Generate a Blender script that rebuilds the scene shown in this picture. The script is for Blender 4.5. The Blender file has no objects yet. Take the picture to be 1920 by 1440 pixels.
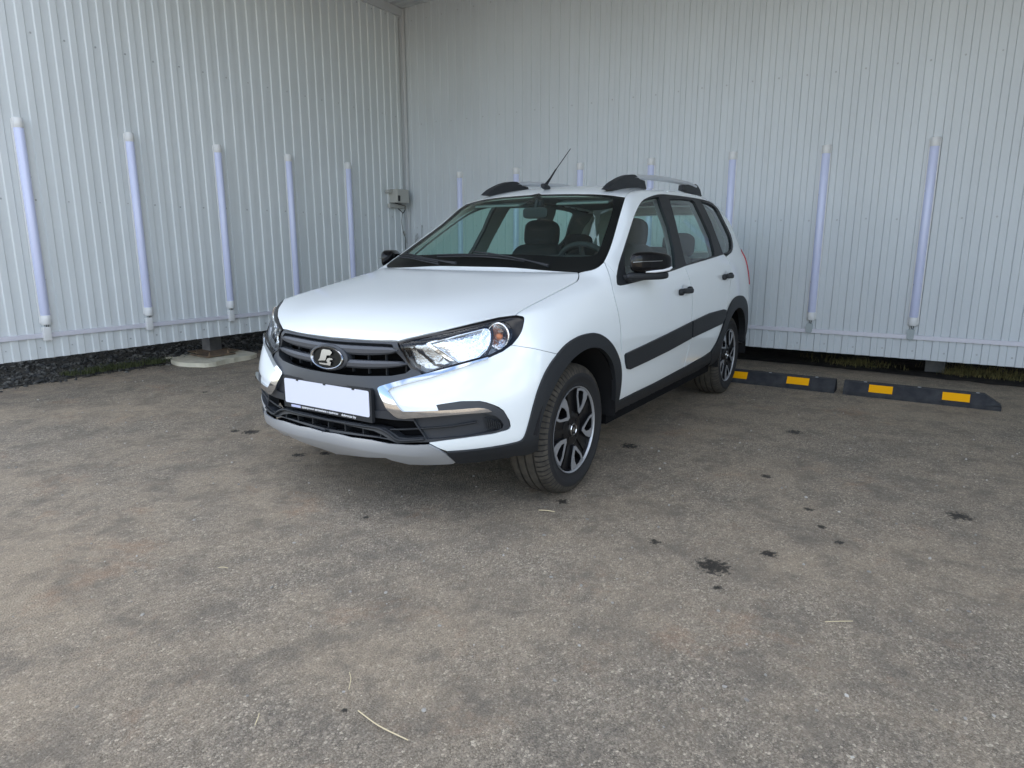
import bpy, bmesh, math, random
from mathutils import Vector, Matrix
from mathutils.bvhtree import BVHTree
from mathutils.geometry import delaunay_2d_cdt, interpolate_bezier
R = math.radians
S = bpy.context.scene
COL = S.collection
random.seed(7)

# ------------------------------------------------------------------ camera
CAM_O = Vector((2.583, 2.147, 1.115))
YAW, PITCH, FPX = R(-147.01), R(11.84), 1247.3
FW = Vector((math.cos(YAW)*math.cos(PITCH), math.sin(YAW)*math.cos(PITCH), -math.sin(PITCH)))
RT = Vector((math.sin(YAW), -math.cos(YAW), 0))
UP = RT.cross(FW)
cd = bpy.data.cameras.new('camera')
cam = bpy.data.objects.new('camera', cd); COL.objects.link(cam)
cd.sensor_width = 36; cd.lens = FPX/1920*36; cd.clip_end = 2000; cd.clip_start = .05
M = Matrix((RT, UP, -FW)).transposed().to_4x4(); M.translation = CAM_O
cam.matrix_world = M
S.camera = cam
# ------------------------------------------------------------------ world / sun / exposure
CLOUD = 11.0
SUN_EL, SUN_AZ = R(52), R(215)          # azimuth: direction towards the sun measured from +x
w = bpy.data.worlds.new('World'); S.world = w; w.use_nodes = True
nt = w.node_tree; bg = nt.nodes['Background']
sky = nt.nodes.new('ShaderNodeTexSky'); sky.sky_type = 'NISHITA'; sky.sun_disc = False
sky.sun_elevation = SUN_EL; sky.sun_rotation = R(90) - SUN_AZ
sky.air_density = 1.0; sky.dust_density = 1.0; sky.ozone_density = 1.0
# broken white cloud over the blue
tcw = nt.nodes.new('ShaderNodeTexCoord'); cn = nt.nodes.new('ShaderNodeTexNoise'); cn.inputs['Scale'].default_value = 2.6; cn.inputs['Detail'].default_value = 7; cn.inputs['Roughness'].default_value = .55; cn.inputs['Distortion'].default_value = .3
mpw = nt.nodes.new('ShaderNodeMapping'); mpw.inputs['Scale'].default_value = (1, 1, 2.2); mpw.inputs['Location'].default_value = (.3, .1, 0)
crw = nt.nodes.new('ShaderNodeValToRGB'); crw.color_ramp.elements[0].position = .44; crw.color_ramp.elements[1].position = .66
crw.color_ramp.elements[1].color = (.85, .85, .85, 1)
mxw = nt.nodes.new('ShaderNodeMix'); mxw.data_type = 'RGBA'; mxw.inputs[7].default_value = (CLOUD, CLOUD*1.0, CLOUD*1.0, 1)
nt.links.new(tcw.outputs['Generated'], mpw.inputs[0]); nt.links.new(mpw.outputs[0], cn.inputs['Vector']); nt.links.new(cn.outputs[0], crw.inputs[0])
sx = nt.nodes.new('ShaderNodeSeparateXYZ'); nt.links.new(tcw.outputs['Generated'], sx.inputs[0])
mr = nt.nodes.new('ShaderNodeMapRange'); mr.inputs[1].default_value = 0; mr.inputs[2].default_value = 1; mr.inputs[3].default_value = CLOUD*.75; mr.inputs[4].default_value = CLOUD*1.15
nt.links.new(sx.outputs[2], mr.inputs[0]); nt.links.new(mr.outputs[0], mxw.inputs[7])
nt.links.new(crw.outputs[0], mxw.inputs[0]); nt.links.new(sky.outputs[0], mxw.inputs[6]); nt.links.new(mxw.outputs[2], bg.inputs[0]); bg.inputs[1].default_value = .15
sl = bpy.data.lights.new('sun', 'SUN'); sl.energy = 3.5; sl.angle = R(.5); sl.color = (1, .95, .88)
sun = bpy.data.objects.new('sun', sl); COL.objects.link(sun)
sd = Vector((math.cos(SUN_EL)*math.cos(SUN_AZ), math.cos(SUN_EL)*math.sin(SUN_AZ), math.sin(SUN_EL)))
sun.rotation_euler = sd.to_track_quat('Z', 'Y').to_euler()
S.view_settings.view_transform = 'Standard'; S.view_settings.look = 'None'
S.view_settings.exposure = 1.5; S.view_settings.gamma = 1
S.render.engine = 'CYCLES'
S.cycles.max_bounces = 8; S.cycles.diffuse_bounces = 5; S.cycles.transparent_max_bounces = 16

# ------------------------------------------------------------------ helpers
def ray_dir(px):
    return FW + RT*((px[0]-960)/FPX) - UP*((px[1]-720)/FPX)
def project(p):
    d = Vector(p)-CAM_O; z = d.dot(FW)
    return (960+FPX*d.dot(RT)/z, 720-FPX*d.dot(UP)/z)
def link(name, me, mat=None, parent=None):
    o = bpy.data.objects.new(name, me); COL.objects.link(o)
    if mat is not None:
        me.materials.clear()
        for m in (mat if isinstance(mat, (list, tuple)) else [mat]): me.materials.append(m)
    if parent is not None: o.parent = parent
    return o
def empty(name, loc=(0, 0, 0)):
    o = bpy.data.objects.new(name, None); COL.objects.link(o); o.location = loc
    o.empty_display_size = .1
    return o
def tag(o, label=None, cat=None, group=None, kind=None):
    if label: o['label'] = label
    if cat: o['category'] = cat
    if group: o['group'] = group
    if kind: o['kind'] = kind
    return o
def mesh(verts, faces, smooth=False, name='m'):
    me = bpy.data.meshes.new(name); me.from_pydata([tuple(v) for v in verts], [], faces); me.update()
    if smooth: me.polygons.foreach_set('use_smooth', [True]*len(me.polygons))
    return me
class MB:
    "collects shapes into ONE mesh"
    def __init__(s): s.v = []; s.f = []; s.sm = []
    def add(s, vs, fs, smooth=False):
        n = len(s.v); s.v += [tuple(v) for v in vs]; s.f += [[i+n for i in f] for f in fs]; s.sm += [smooth]*len(fs)
        return s
    def box(s, c, d, rot=None, bev=0):
        hx, hy, hz = d[0]/2, d[1]/2, d[2]/2
        c = Vector(c); rot = rot or Matrix.Identity(3)
        if bev <= 0:
            vs = [c+rot@Vector((x*hx, y*hy, z*hz)) for x in (-1, 1) for y in (-1, 1) for z in (-1, 1)]
            fs = [(0,1,3,2),(4,6,7,5),(0,4,5,1),(2,3,7,6),(0,2,6,4),(1,5,7,3)]
            return s.add(vs, fs)
        bm = bmesh.new(); bmesh.ops.create_cube(bm, size=1)
        for v in bm.verts: v.co = Vector((v.co.x*d[0], v.co.y*d[1], v.co.z*d[2]))
        bmesh.ops.bevel(bm, geom=list(bm.edges), offset=bev, segments=2, affect='EDGES', profile=.6)
        bm.verts.index_update()
        s.add([c+rot@v.co for v in bm.verts], [[v.index for v in f.verts] for f in bm.faces])
        bm.free(); return s
    def tube(s, pts, r, n=8, cap=True, smooth=True):
        pts = [Vector(p) for p in pts]; rs = r if isinstance(r, (list, tuple)) else [r]*len(pts)
        vs = []; fs = []; up = None
        for i, p in enumerate(pts):
            t = (pts[min(i+1, len(pts)-1)]-pts[max(i-1, 0)]).normalized()
            if up is None:
                up = Vector((0, 0, 1)) if abs(t.z) < .9 else Vector((1, 0, 0))
            a = t.cross(up).normalized(); b = a.cross(t).normalized(); up = b
            for k in range(n):
                q = 2*math.pi*k/n; vs.append(p+(a*math.cos(q)+b*math.sin(q))*rs[i])
        for i in range(len(pts)-1):
            for k in range(n):
                fs.append((i*n+k, i*n+(k+1) % n, (i+1)*n+(k+1) % n, (i+1)*n+k))
        s.add(vs, fs, smooth)
        if cap: s.add(vs[:n], [tuple(range(n))[::-1]]); s.add(vs[-n:], [tuple(range(n))])
        return s
    def prism(s, poly, a, b, f):
        "poly: 2-D outline; f(u, v, w) -> 3-D ; from w=a to w=b"
        n = len(poly)
        vs = [f(u, v, a) for u, v in poly]+[f(u, v, b) for u, v in poly]
        fs = [tuple(range(n))[::-1], tuple(range(n, 2*n))]+[(i, (i+1) % n, n+(i+1) % n, n+i) for i in range(n)]
        return s.add(vs, fs)
    def lathe(s, prof, f, n=48, smooth=True, closed=False):
        "prof: (radius, axial) ; f(r*cos, r*sin, axial)"
        vs = []; fs = []; m = len(prof)
        for k in range(n):
            q = 2*math.pi*k/n
            for r, a in prof: vs.append(f(r*math.cos(q), r*math.sin(q), a))
        for k in range(n):
            k2 = (k+1) % n
            for i in range(m if closed else m-1):
                j = (i+1) % m
                fs.append((k*m+i, k*m+j, k2*m+j, k2*m+i))
        return s.add(vs, fs, smooth)
    def grid(s, rows, smooth=True):
        m = len(rows[0]); vs = [p for r in rows for p in r]
        fs = [(i*m+j, i*m+j+1, (i+1)*m+j+1, (i+1)*m+j) for i in range(len(rows)-1) for j in range(m-1)]
        return s.add(vs, fs, smooth)
    def build(s, name, mat=None, parent=None, fix=True, auto=None):
        me = bpy.data.meshes.new(name); me.from_pydata(s.v, [], s.f); me.update()
        me.polygons.foreach_set('use_smooth', s.sm)
        if fix:
            bm = bmesh.new(); bm.from_mesh(me); bmesh.ops.recalc_face_normals(bm, faces=bm.faces); bm.to_mesh(me); bm.free()
        if auto is not None:
            me.polygons.foreach_set('use_smooth', [True]*len(me.polygons)); me.set_sharp_from_angle(angle=R(auto))
        return link(name, me, mat, parent)

def cr(pts, n=4, closed=False):
    "Catmull-Rom through pts"
    P = [Vector(p) for p in pts]; out = []; N = len(P)
    rng = range(N if closed else N-1)
    for i in rng:
        p1, p2 = P[i], P[(i+1) % N]
        p0 = P[i-1] if (i > 0 or closed) else p1*2-p2
        p3 = P[(i+2) % N] if (i+2 < N or closed) else p2*2-p1
        for k in range(n):
            t = k/n
            out.append(.5*((2*p1)+(p2-p0)*t+(2*p0-5*p1+4*p2-p3)*t*t+(3*p1-p0-3*p2+p3)*t**3))
    if not closed: out.append(P[-1].copy())
    return [tuple(q) for q in out]
def mat(name, col, rough=.5, metal=0., spec=.5, coat=0., trans=0., ior=1.5, emit=None, bump=None, noise=None, alpha=1.):
    m = bpy.data.materials.new(name); m.use_nodes = True; t = m.node_tree; b = t.nodes['Principled BSDF']
    b.inputs['Base Color'].default_value = (*col, 1); b.inputs['Roughness'].default_value = rough
    b.inputs['Metallic'].default_value = metal; b.inputs['Specular IOR Level'].default_value = spec
    b.inputs['Coat Weight'].default_value = coat; b.inputs['Coat Roughness'].default_value = .03
    b.inputs['Transmission Weight'].default_value = trans; b.inputs['IOR'].default_value = ior
    if emit: b.inputs['Emission Color'].default_value = (*emit[0], 1); b.inputs['Emission Strength'].default_value = emit[1]
    tc = None
    if bump or noise:
        tc = t.nodes.new('ShaderNodeTexCoord')
    if bump:   # (scale, distance)
        n = t.nodes.new('ShaderNodeTexNoise'); n.inputs['Scale'].default_value = bump[0]; n.inputs['Detail'].default_value = 4
        bp_ = t.nodes.new('ShaderNodeBump'); bp_.inputs['Distance'].default_value = bump[1]; bp_.inputs['Strength'].default_value = 1
        t.links.new(tc.outputs['Object'], n.inputs['Vector']); t.links.new(n.outputs[0], bp_.inputs['Height']); t.links.new(bp_.outputs[0], b.inputs['Normal'])
    if noise:  # (scale, colour2, low, high)
        n = t.nodes.new('ShaderNodeTexNoise'); n.inputs['Scale'].default_value = noise[0]; n.inputs['Detail'].default_value = 6
        r = t.nodes.new('ShaderNodeValToRGB'); r.color_ramp.elements[0].position = noise[2]; r.color_ramp.elements[1].position = noise[3]
        r.color_ramp.elements[0].color = (*col, 1); r.color_ramp.elements[1].color = (*noise[1], 1)
        t.links.new(tc.outputs['Object'], n.inputs['Vector']); t.links.new(n.outputs[0], r.inputs[0]); t.links.new(r.outputs[0], b.inputs['Base Color'])
    return m
PAINT = mat('white_paint', (.745, .785, .795), .28, coat=1.0)
# ------------------------------------------------------------------ environment
XB, YL = -3.93, -3.65              # back wall plane, left wall plane
ZC = 3.83
def wall_mat(name, col):
    m = mat(name, col, .42, spec=.4)
    t = m.node_tree; b = t.nodes['Principled BSDF']
    tc = t.nodes.new('ShaderNodeTexCoord')
    n = t.nodes.new('ShaderNodeTexNoise'); n.inputs['Scale'].default_value = 1.3; n.inputs['Detail'].default_value = 5
    mp = t.nodes.new('ShaderNodeMapping'); mp.inputs['Scale'].default_value = (8, 8, .6)
    n2 = t.nodes.new('ShaderNodeTexNoise'); n2.inputs['Scale'].default_value = 1.0; n2.inputs['Detail'].default_value = 6
    ad = t.nodes.new('ShaderNodeMath'); ad.operation = 'ADD'
    r = t.nodes.new('ShaderNodeMapRange'); r.inputs[1].default_value = .7; r.inputs[2].default_value = 1.3; r.inputs[3].default_value = .95; r.inputs[4].default_value = 1.03
    mx = t.nodes.new('ShaderNodeMix'); mx.data_type = 'RGBA'; mx.blend_type = 'MULTIPLY'; mx.inputs[0].default_value = 1
    mx.inputs[6].default_value = (*col, 1)
    t.links.new(tc.outputs['Object'], n.inputs[0]); t.links.new(tc.outputs['Object'], mp.inputs[0]); t.links.new(mp.outputs[0], n2.inputs[0])
    t.links.new(n.outputs[0], ad.inputs[0]); t.links.new(n2.outputs[0], ad.inputs[1]); t.links.new(ad.outputs[0], r.inputs[0])
    t.links.new(r.outputs[0], mx.inputs[7]); t.links.new(mx.outputs[2], b.inputs['Base Color'])
    # faint oil-canning of the sheet
    n3 = t.nodes.new('ShaderNodeTexNoise'); n3.inputs['Scale'].default_value = 2.2; n3.inputs['Detail'].default_value = 2
    bm_ = t.nodes.new('ShaderNodeBump'); bm_.inputs['Distance'].default_value = .012; bm_.inputs['Strength'].default_value = .6
    t.links.new(tc.outputs['Object'], n3.inputs[0]); t.links.new(n3.outputs[0], bm_.inputs['Height']); t.links.new(bm_.outputs[0], b.inputs['Normal'])
    return m
SHEET = wall_mat('painted_sheet_steel', (.53, .568, .59))  # base sheet, a little darker to carry the back wall's shade
SHEET_LIT = wall_mat('painted_sheet_steel_lit', (.63, .665, .675))  # same sheet steel; the left wall's brighter light is put into its colour
TRIMW = mat('white_trim', (.52, .54, .555), .4)
PVC = mat('white_pvc', (.60, .60, .66), .35)
CAPW = mat('lamp_cap_white', (.66, .67, .67), .4)
DIFF = mat('lamp_diffuser', (.58, .62, .82), .30, spec=.6)
BOXR = mat('box_dull_grey', (.33, .37, .38), .6)
SCREW = mat('screw_zinc', (.38, .40, .41), .45, metal=.2)
CONC = mat('concrete', (.50, .47, .37), .95, spec=.2, bump=(40, .006), noise=(7, (.68, .63, .50), .35, .7))
GALV = mat('post_grey', (.10, .10, .105), .6, noise=(9, (.17, .165, .16), .4, .7))
RUST = mat('rusty_plate', (.10, .075, .055), .85, noise=(20, (.22, .15, .09), .35, .7))
BLACKC = mat('cable_black', (.015, .015, .016), .5)

PITCH_, DEP = .1135, .0102
def profile(L, r0=.044, fl=.0070):
    "list of (along, out) of the profiled sheet"
    out = []; s = 0
    while s < L:
        out += [(s, 0), (s+PITCH_-r0-2*fl, 0), (s+PITCH_-r0-fl, DEP), (s+PITCH_-fl, DEP)]
        s += PITCH_
    out.append((s, 0)); return out
def sheet_wall(name, f, L, z0, z1, label, rows_z, sgn):
    "f(along, out, z) -> point"
    pr = profile(L); mb = MB(); nz = 9
    vs = []; fs = []
    zz = [z0+(z1-z0)*k/nz for k in range(nz+1)]
    for k, z in enumerate(zz):
        for a, o in pr: vs.append(f(a, o+.0018*math.sin(a*1.7+z*1.3)+(.0014 if int(a/1.135) % 2 else 0), z))
    m_ = len(pr)
    for k in range(nz):
        for i in range(m_-1): fs.append((k*m_+i, k*m_+i+1, (k+1)*m_+i+1, (k+1)*m_+i))
    mb.add(vs, fs)
    w_ = mb.build(name, SHEET_LIT if sgn > 0 else SHEET); tag(w_, label, 'wall')
    sc = None
    for z in rows_z:
        a = PITCH_*.30+PITCH_*random.choice((0, 1))
        while a < L:
            p = f(a+random.uniform(-.004, .004), .001, z+random.uniform(-.006, .006))
            if sc is None:
                sb = MB(); pt = f(0, 0, 0); nx = (f(0, 1, 0)-pt); ux = (f(1, 0, 0)-pt); uz = Vector((0, 0, 1))
                sb.lathe([(.0075, 0), (.0075, .0015), (.0048, .002), (.0048, .005), (.001, .0055)], lambda p_, q_, w: ux*p_+uz*q_+nx*w, 8, False)
                sc = sb.build('screw', SCREW, w_)
            else:
                sc2 = sc.copy(); COL.objects.link(sc2); sc2.parent = w_; sc2.location = p; a += 2*PITCH_; continue
            sc.location = p; a += 2*PITCH_
    return w_
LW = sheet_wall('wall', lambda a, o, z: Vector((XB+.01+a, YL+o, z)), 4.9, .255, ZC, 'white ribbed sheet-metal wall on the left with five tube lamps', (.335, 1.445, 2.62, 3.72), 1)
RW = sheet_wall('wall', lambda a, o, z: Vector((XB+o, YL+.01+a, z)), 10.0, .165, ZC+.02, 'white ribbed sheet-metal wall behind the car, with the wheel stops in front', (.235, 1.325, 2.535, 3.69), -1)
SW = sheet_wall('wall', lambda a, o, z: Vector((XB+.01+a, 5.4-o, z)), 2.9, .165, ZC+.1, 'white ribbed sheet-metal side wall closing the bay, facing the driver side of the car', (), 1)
# corner and ceiling trims
mb = MB(); mb.box((XB+.012+.02, YL+.014, 2.04), (.05, .004, 3.58)); mb.box((XB+.013, YL+.012+.02, 2.0), (.004, .05, 3.66)); mb.build('corner_trim', TRIMW, LW)
mb = MB(); mb.box((XB+2.47, YL+.02, ZC-.035), (4.94, .02, .09)); mb.build('ceiling_trim', TRIMW, LW)
# starting strip under the left wall sheets
mb = MB(); mb.box((XB+2.47, YL-.03, .262), (4.94, .05, .016)); mb.build('starter_strip', mat('strip', (.05, .052, .055), .6), LW)
# ceiling of the canopy
mb = MB(); X1 = .1; nprof = profile(X1-XB+1.6)
vs = []; fs = []; ys = [YL-1.9, 5.5]
for y in ys:
    for a, o in nprof: vs.append(Vector((XB-1.55+a, y, ZC+.02-o+.012*(y-YL))))
m_ = len(nprof); fs = [(i, i+1, m_+i+1, m_+i) for i in range(m_-1)]
mb.add(vs, fs); mb.add([v+Vector((0, 0, .10)) for v in vs], fs)
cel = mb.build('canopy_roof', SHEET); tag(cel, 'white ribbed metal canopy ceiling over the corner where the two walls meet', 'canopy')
mb = MB(); mb.box((X1+.1, -.03, ZC+.07), (.06, 11.1, .24)); mb.build('fascia', TRIMW, cel)

# ground ----------------------------------------------------------
STAINS = [(0.374,1.561,.06),(0.295,1.317,.02),(0.162,1.705,.033),(-0.199,1.826,.02),(-0.37,1.754,.02),(0.514,1.619,.016),(-0.083,1.909,.018),(-0.703,1.502,.028),(-0.808,0.737,.05),(-0.634,2.298,.05),(0.732,0.215,.014),(0.225,-0.602,.03),(0.321,-0.699,.035),(-0.335,-2.572,.03),(0.218,-1.409,.03),(0.179,-1.307,.055),(-1.62,1.466,.05),(.13,.82,.028),(1.608,1.026,.009)]
def asphalt():
    m = bpy.data.materials.new('asphalt'); m.use_nodes = True; t = m.node_tree; N = t.nodes; Lk = t.links; b = N['Principled BSDF']
    tc = N.new('ShaderNodeNewGeometry')
    def noise(sc, det=5, rough=.55, vec=None, dist=0):
        n = N.new('ShaderNodeTexNoise'); n.inputs['Scale'].default_value = sc; n.inputs['Detail'].default_value = det; n.inputs['Roughness'].default_value = rough; n.inputs['Distortion'].default_value = dist
        Lk.new(vec or tc.outputs['Position'], n.inputs['Vector']); return n.outputs[0]
    def ramp(src, pts):
        r = N.new('ShaderNodeValToRGB'); e = r.color_ramp.elements
        while len(e) < len(pts): e.new(.5)
        for k, (p, c) in enumerate(pts): e[k].position = p; e[k].color = (c, c, c, 1) if isinstance(c, (int, float)) else (*c, 1)
        Lk.new(src, r.inputs[0]); return r.outputs[0]
    def mix(f, a, c, mode='MIX'):
        x = N.new('ShaderNodeMix'); x.data_type = 'RGBA'; x.blend_type = mode
        for s_, v in ((0, f), (6, a), (7, c)):
            if isinstance(v, (int, float)): x.inputs[s_].default_value = v
            elif isinstance(v, tuple): x.inputs[s_].default_value = (*v, 1)
            else: Lk.new(v, x.inputs[s_])
        return x.outputs[2]
    # aggregate stones
    vo = N.new('ShaderNodeTexVoronoi'); vo.inputs['Scale'].default_value = 145; vo.inputs['Randomness'].default_value = 1
    wv = N.new('ShaderNodeVectorMath'); wv.operation = 'ADD'; nz = N.new('ShaderNodeTexNoise'); nz.inputs['Scale'].default_value = 90
    Lk.new(tc.outputs['Position'], nz.inputs[0]); sc_ = N.new('ShaderNodeVectorMath'); sc_.operation = 'SCALE'; sc_.inputs['Scale'].default_value = .006
    Lk.new(nz.outputs['Color'], sc_.inputs[0]); Lk.new(tc.outputs['Position'], wv.inputs[0]); Lk.new(sc_.outputs[0], wv.inputs[1]); Lk.new(wv.outputs[0], vo.inputs['Vector'])
    sep = N.new('ShaderNodeSeparateColor'); Lk.new(vo.outputs['Color'], sep.inputs[0])
    stone = ramp(sep.outputs[0], [(0, (.075, .066, .058)), (.3, (.150, .134, .118)), (.7, (.245, .220, .193)), (.92, (.33, .295, .255)), (1, (.60, .55, .48))])
    fine = noise(150, 6, .75)
    ve = N.new('ShaderNodeTexVoronoi'); ve.feature = 'DISTANCE_TO_EDGE'; ve.inputs['Scale'].default_value = 145; Lk.new(wv.outputs[0], ve.inputs['Vector'])
    crev = ramp(ve.outputs['Distance'], [(.0, 1.), (.16, 0.)])
    col = mix(.5, stone, ramp(fine, [(.36, (.075, .067, .059)), (.5, (.20, .18, .157)), (.64, (.40, .36, .315))]), 'MIX')
    cm = N.new('ShaderNodeMath'); cm.operation = 'MULTIPLY'; Lk.new(crev, cm.inputs[0]); Lk.new(ramp(noise(38, 4, .6), [(.38, .08), (.60, .7)]), cm.inputs[1])
    col = mix(cm.outputs[0], col, (.022, .020, .019), 'MIX')  # dark pits between stones, with crevice shade mixed into the colour
    # the worn tan dust and darker bitumen patches
    big = noise(.8, 9, .7); mid = noise(4.6, 8, .72, dist=.2); m2 = noise(11, 6, .65)
    dust = ramp(big, [(.40, 0.), (.62, 1.)])
    col = mix(dust, col, mix(.5, col, (.300, .250, .196)), 'MIX')
    dk = ramp(mid, [(.40, 1.), (.54, 0.)])
    dk2 = mix(.55, dk, ramp(m2, [(.35, 1.), (.6, 0.)]), 'MULTIPLY')
    dk3 = mix(.0, dk2, dk2); sc3 = N.new('ShaderNodeMath'); sc3.operation = 'MULTIPLY'; sc3.inputs[1].default_value = .68; Lk.new(dk2, sc3.inputs[0])
    col = mix(sc3.outputs[0], col, (.095, .088, .082), 'MIX')
    # reddish stains to the right of the picture
    red = ramp(noise(1.9, 9, .78, dist=.3), [(.56, 0.), (.72, .5)])
    col = mix(red, col, (.26, .160, .105), 'MIX')
    # light scattered grit
    v2 = N.new('ShaderNodeTexVoronoi'); v2.inputs['Scale'].default_value = 48; Lk.new(tc.outputs['Position'], v2.inputs['Vector'])
    grit = ramp(v2.outputs['Distance'], [(.06, 1.), (.11, 0.)])
    s2 = N.new('ShaderNodeSeparateColor'); Lk.new(v2.outputs['Color'], s2.inputs[0])
    g3 = N.new('ShaderNodeMath'); g3.operation = 'MULTIPLY'; Lk.new(grit, g3.inputs[0]); Lk.new(ramp(s2.outputs[1], [(.74, 0.), (.78, .85)]), g3.inputs[1])
    col = mix(g3.outputs[0], col, (.55, .52, .47), 'MIX')
    # oil stains
    wob = N.new('ShaderNodeTexNoise'); wob.inputs['Scale'].default_value = 55; wob.inputs['Detail'].default_value = 7; wob.inputs['Roughness'].default_value = .65
    Lk.new(tc.outputs['Position'], wob.inputs[0])
    prev = None
    for (x, y, r) in STAINS:
        r = r*1.0
        d = N.new('ShaderNodeVectorMath'); d.operation = 'DISTANCE'; d.inputs[1].default_value = (x, y, 0); Lk.new(tc.outputs['Position'], d.inputs[0])
        q = N.new('ShaderNodeMath'); q.operation = 'DIVIDE'; q.inputs[1].default_value = r; Lk.new(d.outputs['Value'], q.inputs[0])
        if prev is None: prev = q.outputs[0]
        else:
            mn = N.new('ShaderNodeMath'); mn.operation = 'MINIMUM'; Lk.new(prev, mn.inputs[0]); Lk.new(q.outputs[0], mn.inputs[1]); prev = mn.outputs[0]
    ad = N.new('ShaderNodeMath'); ad.operation = 'MULTIPLY_ADD'; ad.inputs[1].default_value = 3.6; Lk.new(wob.outputs[0], ad.inputs[0])
    sb = N.new('ShaderNodeMath'); sb.operation = 'SUBTRACT'; Lk.new(prev, sb.inputs[0]); sb.inputs[1].default_value = 1.8; Lk.new(sb.outputs[0], ad.inputs[2])
    st = ramp(ad.outputs[0], [(.60, .93), (.88, .45), (1.35, 0.)])
    col = mix(st, col, (.016, .015, .014), 'MIX')
    col = mix(1.0, col, (.97, .925, .825), 'MULTIPLY'); gain = N.new('ShaderNodeVectorMath'); gain.operation = 'SCALE'; gain.inputs['Scale'].default_value = 1.36; Lk.new(col, gain.inputs[0]); col = gain.outputs[0]
    Lk.new(col, b.inputs['Base Color'])
    ro = ramp(st, [(0, .93), (1, .6)]); Lk.new(ro, b.inputs['Roughness']); b.inputs['Specular IOR Level'].default_value = .25
    # bump
    h = N.new('ShaderNodeMath'); h.operation = 'MULTIPLY_ADD'; h.inputs[1].default_value = -.9; Lk.new(vo.outputs['Distance'], h.inputs[0]); Lk.new(fine, h.inputs[2])
    bp1 = N.new('ShaderNodeBump'); bp1.inputs['Distance'].default_value = .006; bp1.inputs['Strength'].default_value = .9; Lk.new(h.outputs[0], bp1.inputs['Height'])
    bp2 = N.new('ShaderNodeBump'); bp2.inputs['Distance'].default_value = .012; bp2.inputs['Strength'].default_value = .6; Lk.new(m2, bp2.inputs['Height']); Lk.new(bp1.outputs[0], bp2.inputs['Normal'])
    bp3 = N.new('ShaderNodeBump'); bp3.inputs['Distance'].default_value = .08; bp3.inputs['Strength'].default_value = .5; Lk.new(noise(1.4, 3), bp3.inputs['Height']); Lk.new(bp2.outputs[0], bp3.inputs['Normal'])
    Lk.new(bp3.outputs[0], b.inputs['Normal'])
    return m
ASPH = asphalt()
g = link('ground', mesh([(-40, -40, -.004), (60, -40, -.004), (60, 60, -.004), (-40, 60, -.004)], [(0, 1, 2, 3)]), mat('earth', (.10, .09, .075), .95, noise=(1.5, (.14, .13, .10), .4, .6)))
g['kind'] = 'structure'
ed = []
rr = random.Random(5)
x = -4.9
while x < 8: ed.append((x, -4.04-.05*math.sin(x*2.1)-rr.uniform(0, .05))); x += .10
pv = [(p[0], p[1], 0) for p in ed]+[(30, -4.1, 0), (30, 30, 0), (-4.55, 30, 0)]
yy = 29.0
vv = []
y = 6
while y > -4.0: vv.append((-4.35-.06*math.sin(y*3)-rr.uniform(0, .06) if y > 1.2 else -5.2, y, 0)); y -= .12
pv += vv
p_ = link('parking_lot', mesh(pv, [tuple(range(len(pv)))]), ASPH); p_['kind'] = 'structure'
import bmesh as _b
bm = bmesh.new(); bm.from_mesh(p_.data); bmesh.ops.triangulate(bm, faces=bm.faces); bm.to_mesh(p_.data); bm.free()
if p_.data.polygons[0].normal.z < 0: p_.data.flip_normals()

SOIL = mat('dark_soil', (.020, .018, .016), .95, spec=.2, noise=(9, (.050, .045, .038), .35, .7), bump=(30, .01))  # very dark soil, laid to keep the gap under the wall dark
sv = []; y = -4.2
while y < 7: sv.append((-4.02-.07*math.sin(y*1.7)-rr.uniform(0, .07), y, .004)); y += .14
so = link('soil', mesh(sv+[(-5.2, 7, .004), (-5.2, -4.2, .004)], [tuple(range(len(sv)+2))]), SOIL); so['kind'] = 'structure'
bm = bmesh.new(); bm.from_mesh(so.data); bmesh.ops.triangulate(bm, faces=bm.faces); bmesh.ops.recalc_face_normals(bm, faces=bm.faces); bm.to_mesh(so.data); bm.free()
def rock(mb, c, r, rn):
    bm = bmesh.new(); bmesh.ops.create_icosphere(bm, subdivisions=1, radius=r)
    s = Vector((rn.uniform(.8, 1.5), rn.uniform(.7, 1.3), rn.uniform(.45, .9))); q = Matrix.Rotation(rn.uniform(0, 6.3), 3, 'Z')@Matrix.Rotation(rn.uniform(-.5, .5), 3, 'X')
    bm.verts.index_update()
    vs = [Vector(c)+q@Vector((v.co.x*s.x, v.co.y*s.y, v.co.z*s.z))*rn.uniform(.78, 1.15) for v in bm.verts]
    mb.add(vs, [[v.index for v in f.verts] for f in bm.faces]); bm.free()
# gravel bank under and behind the left wall
GRAV = mat('gravel', (.050, .052, .054), .95, spec=.2, noise=(14, (.17, .165, .15), .42, .75), bump=(90, .004))
GRAVD = mat('gravel_soil', (.045, .045, .043), .98, spec=.1, noise=(25, (.085, .08, .07), .35, .7), bump=(45, .02))
from mathutils import noise as mn
def bank(x, y):
    t = max(0, (-4.0-y)/.75); return -.002+.14*min(1, t)**.8*(1+.35*mn.noise(Vector((x*1.3, y*1.3, 0))))+.018*mn.noise(Vector((x*9, y*9, 3)))+.010*mn.noise(Vector((x*25, y*25, 3)))
mb = MB(); rows = []
for i in range(200):
    x = -4.4+i*.033; rows.append([Vector((x, -3.95-.022*j, bank(x, -3.95-.022*j))) for j in range(62)])
mb.grid(rows); gb = mb.build('gravel_bank', GRAVD); tag(gb, kind='stuff', label='dark gravel bank under the left wall', cat='gravel')
mb = MB(); rn = random.Random(11)
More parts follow.
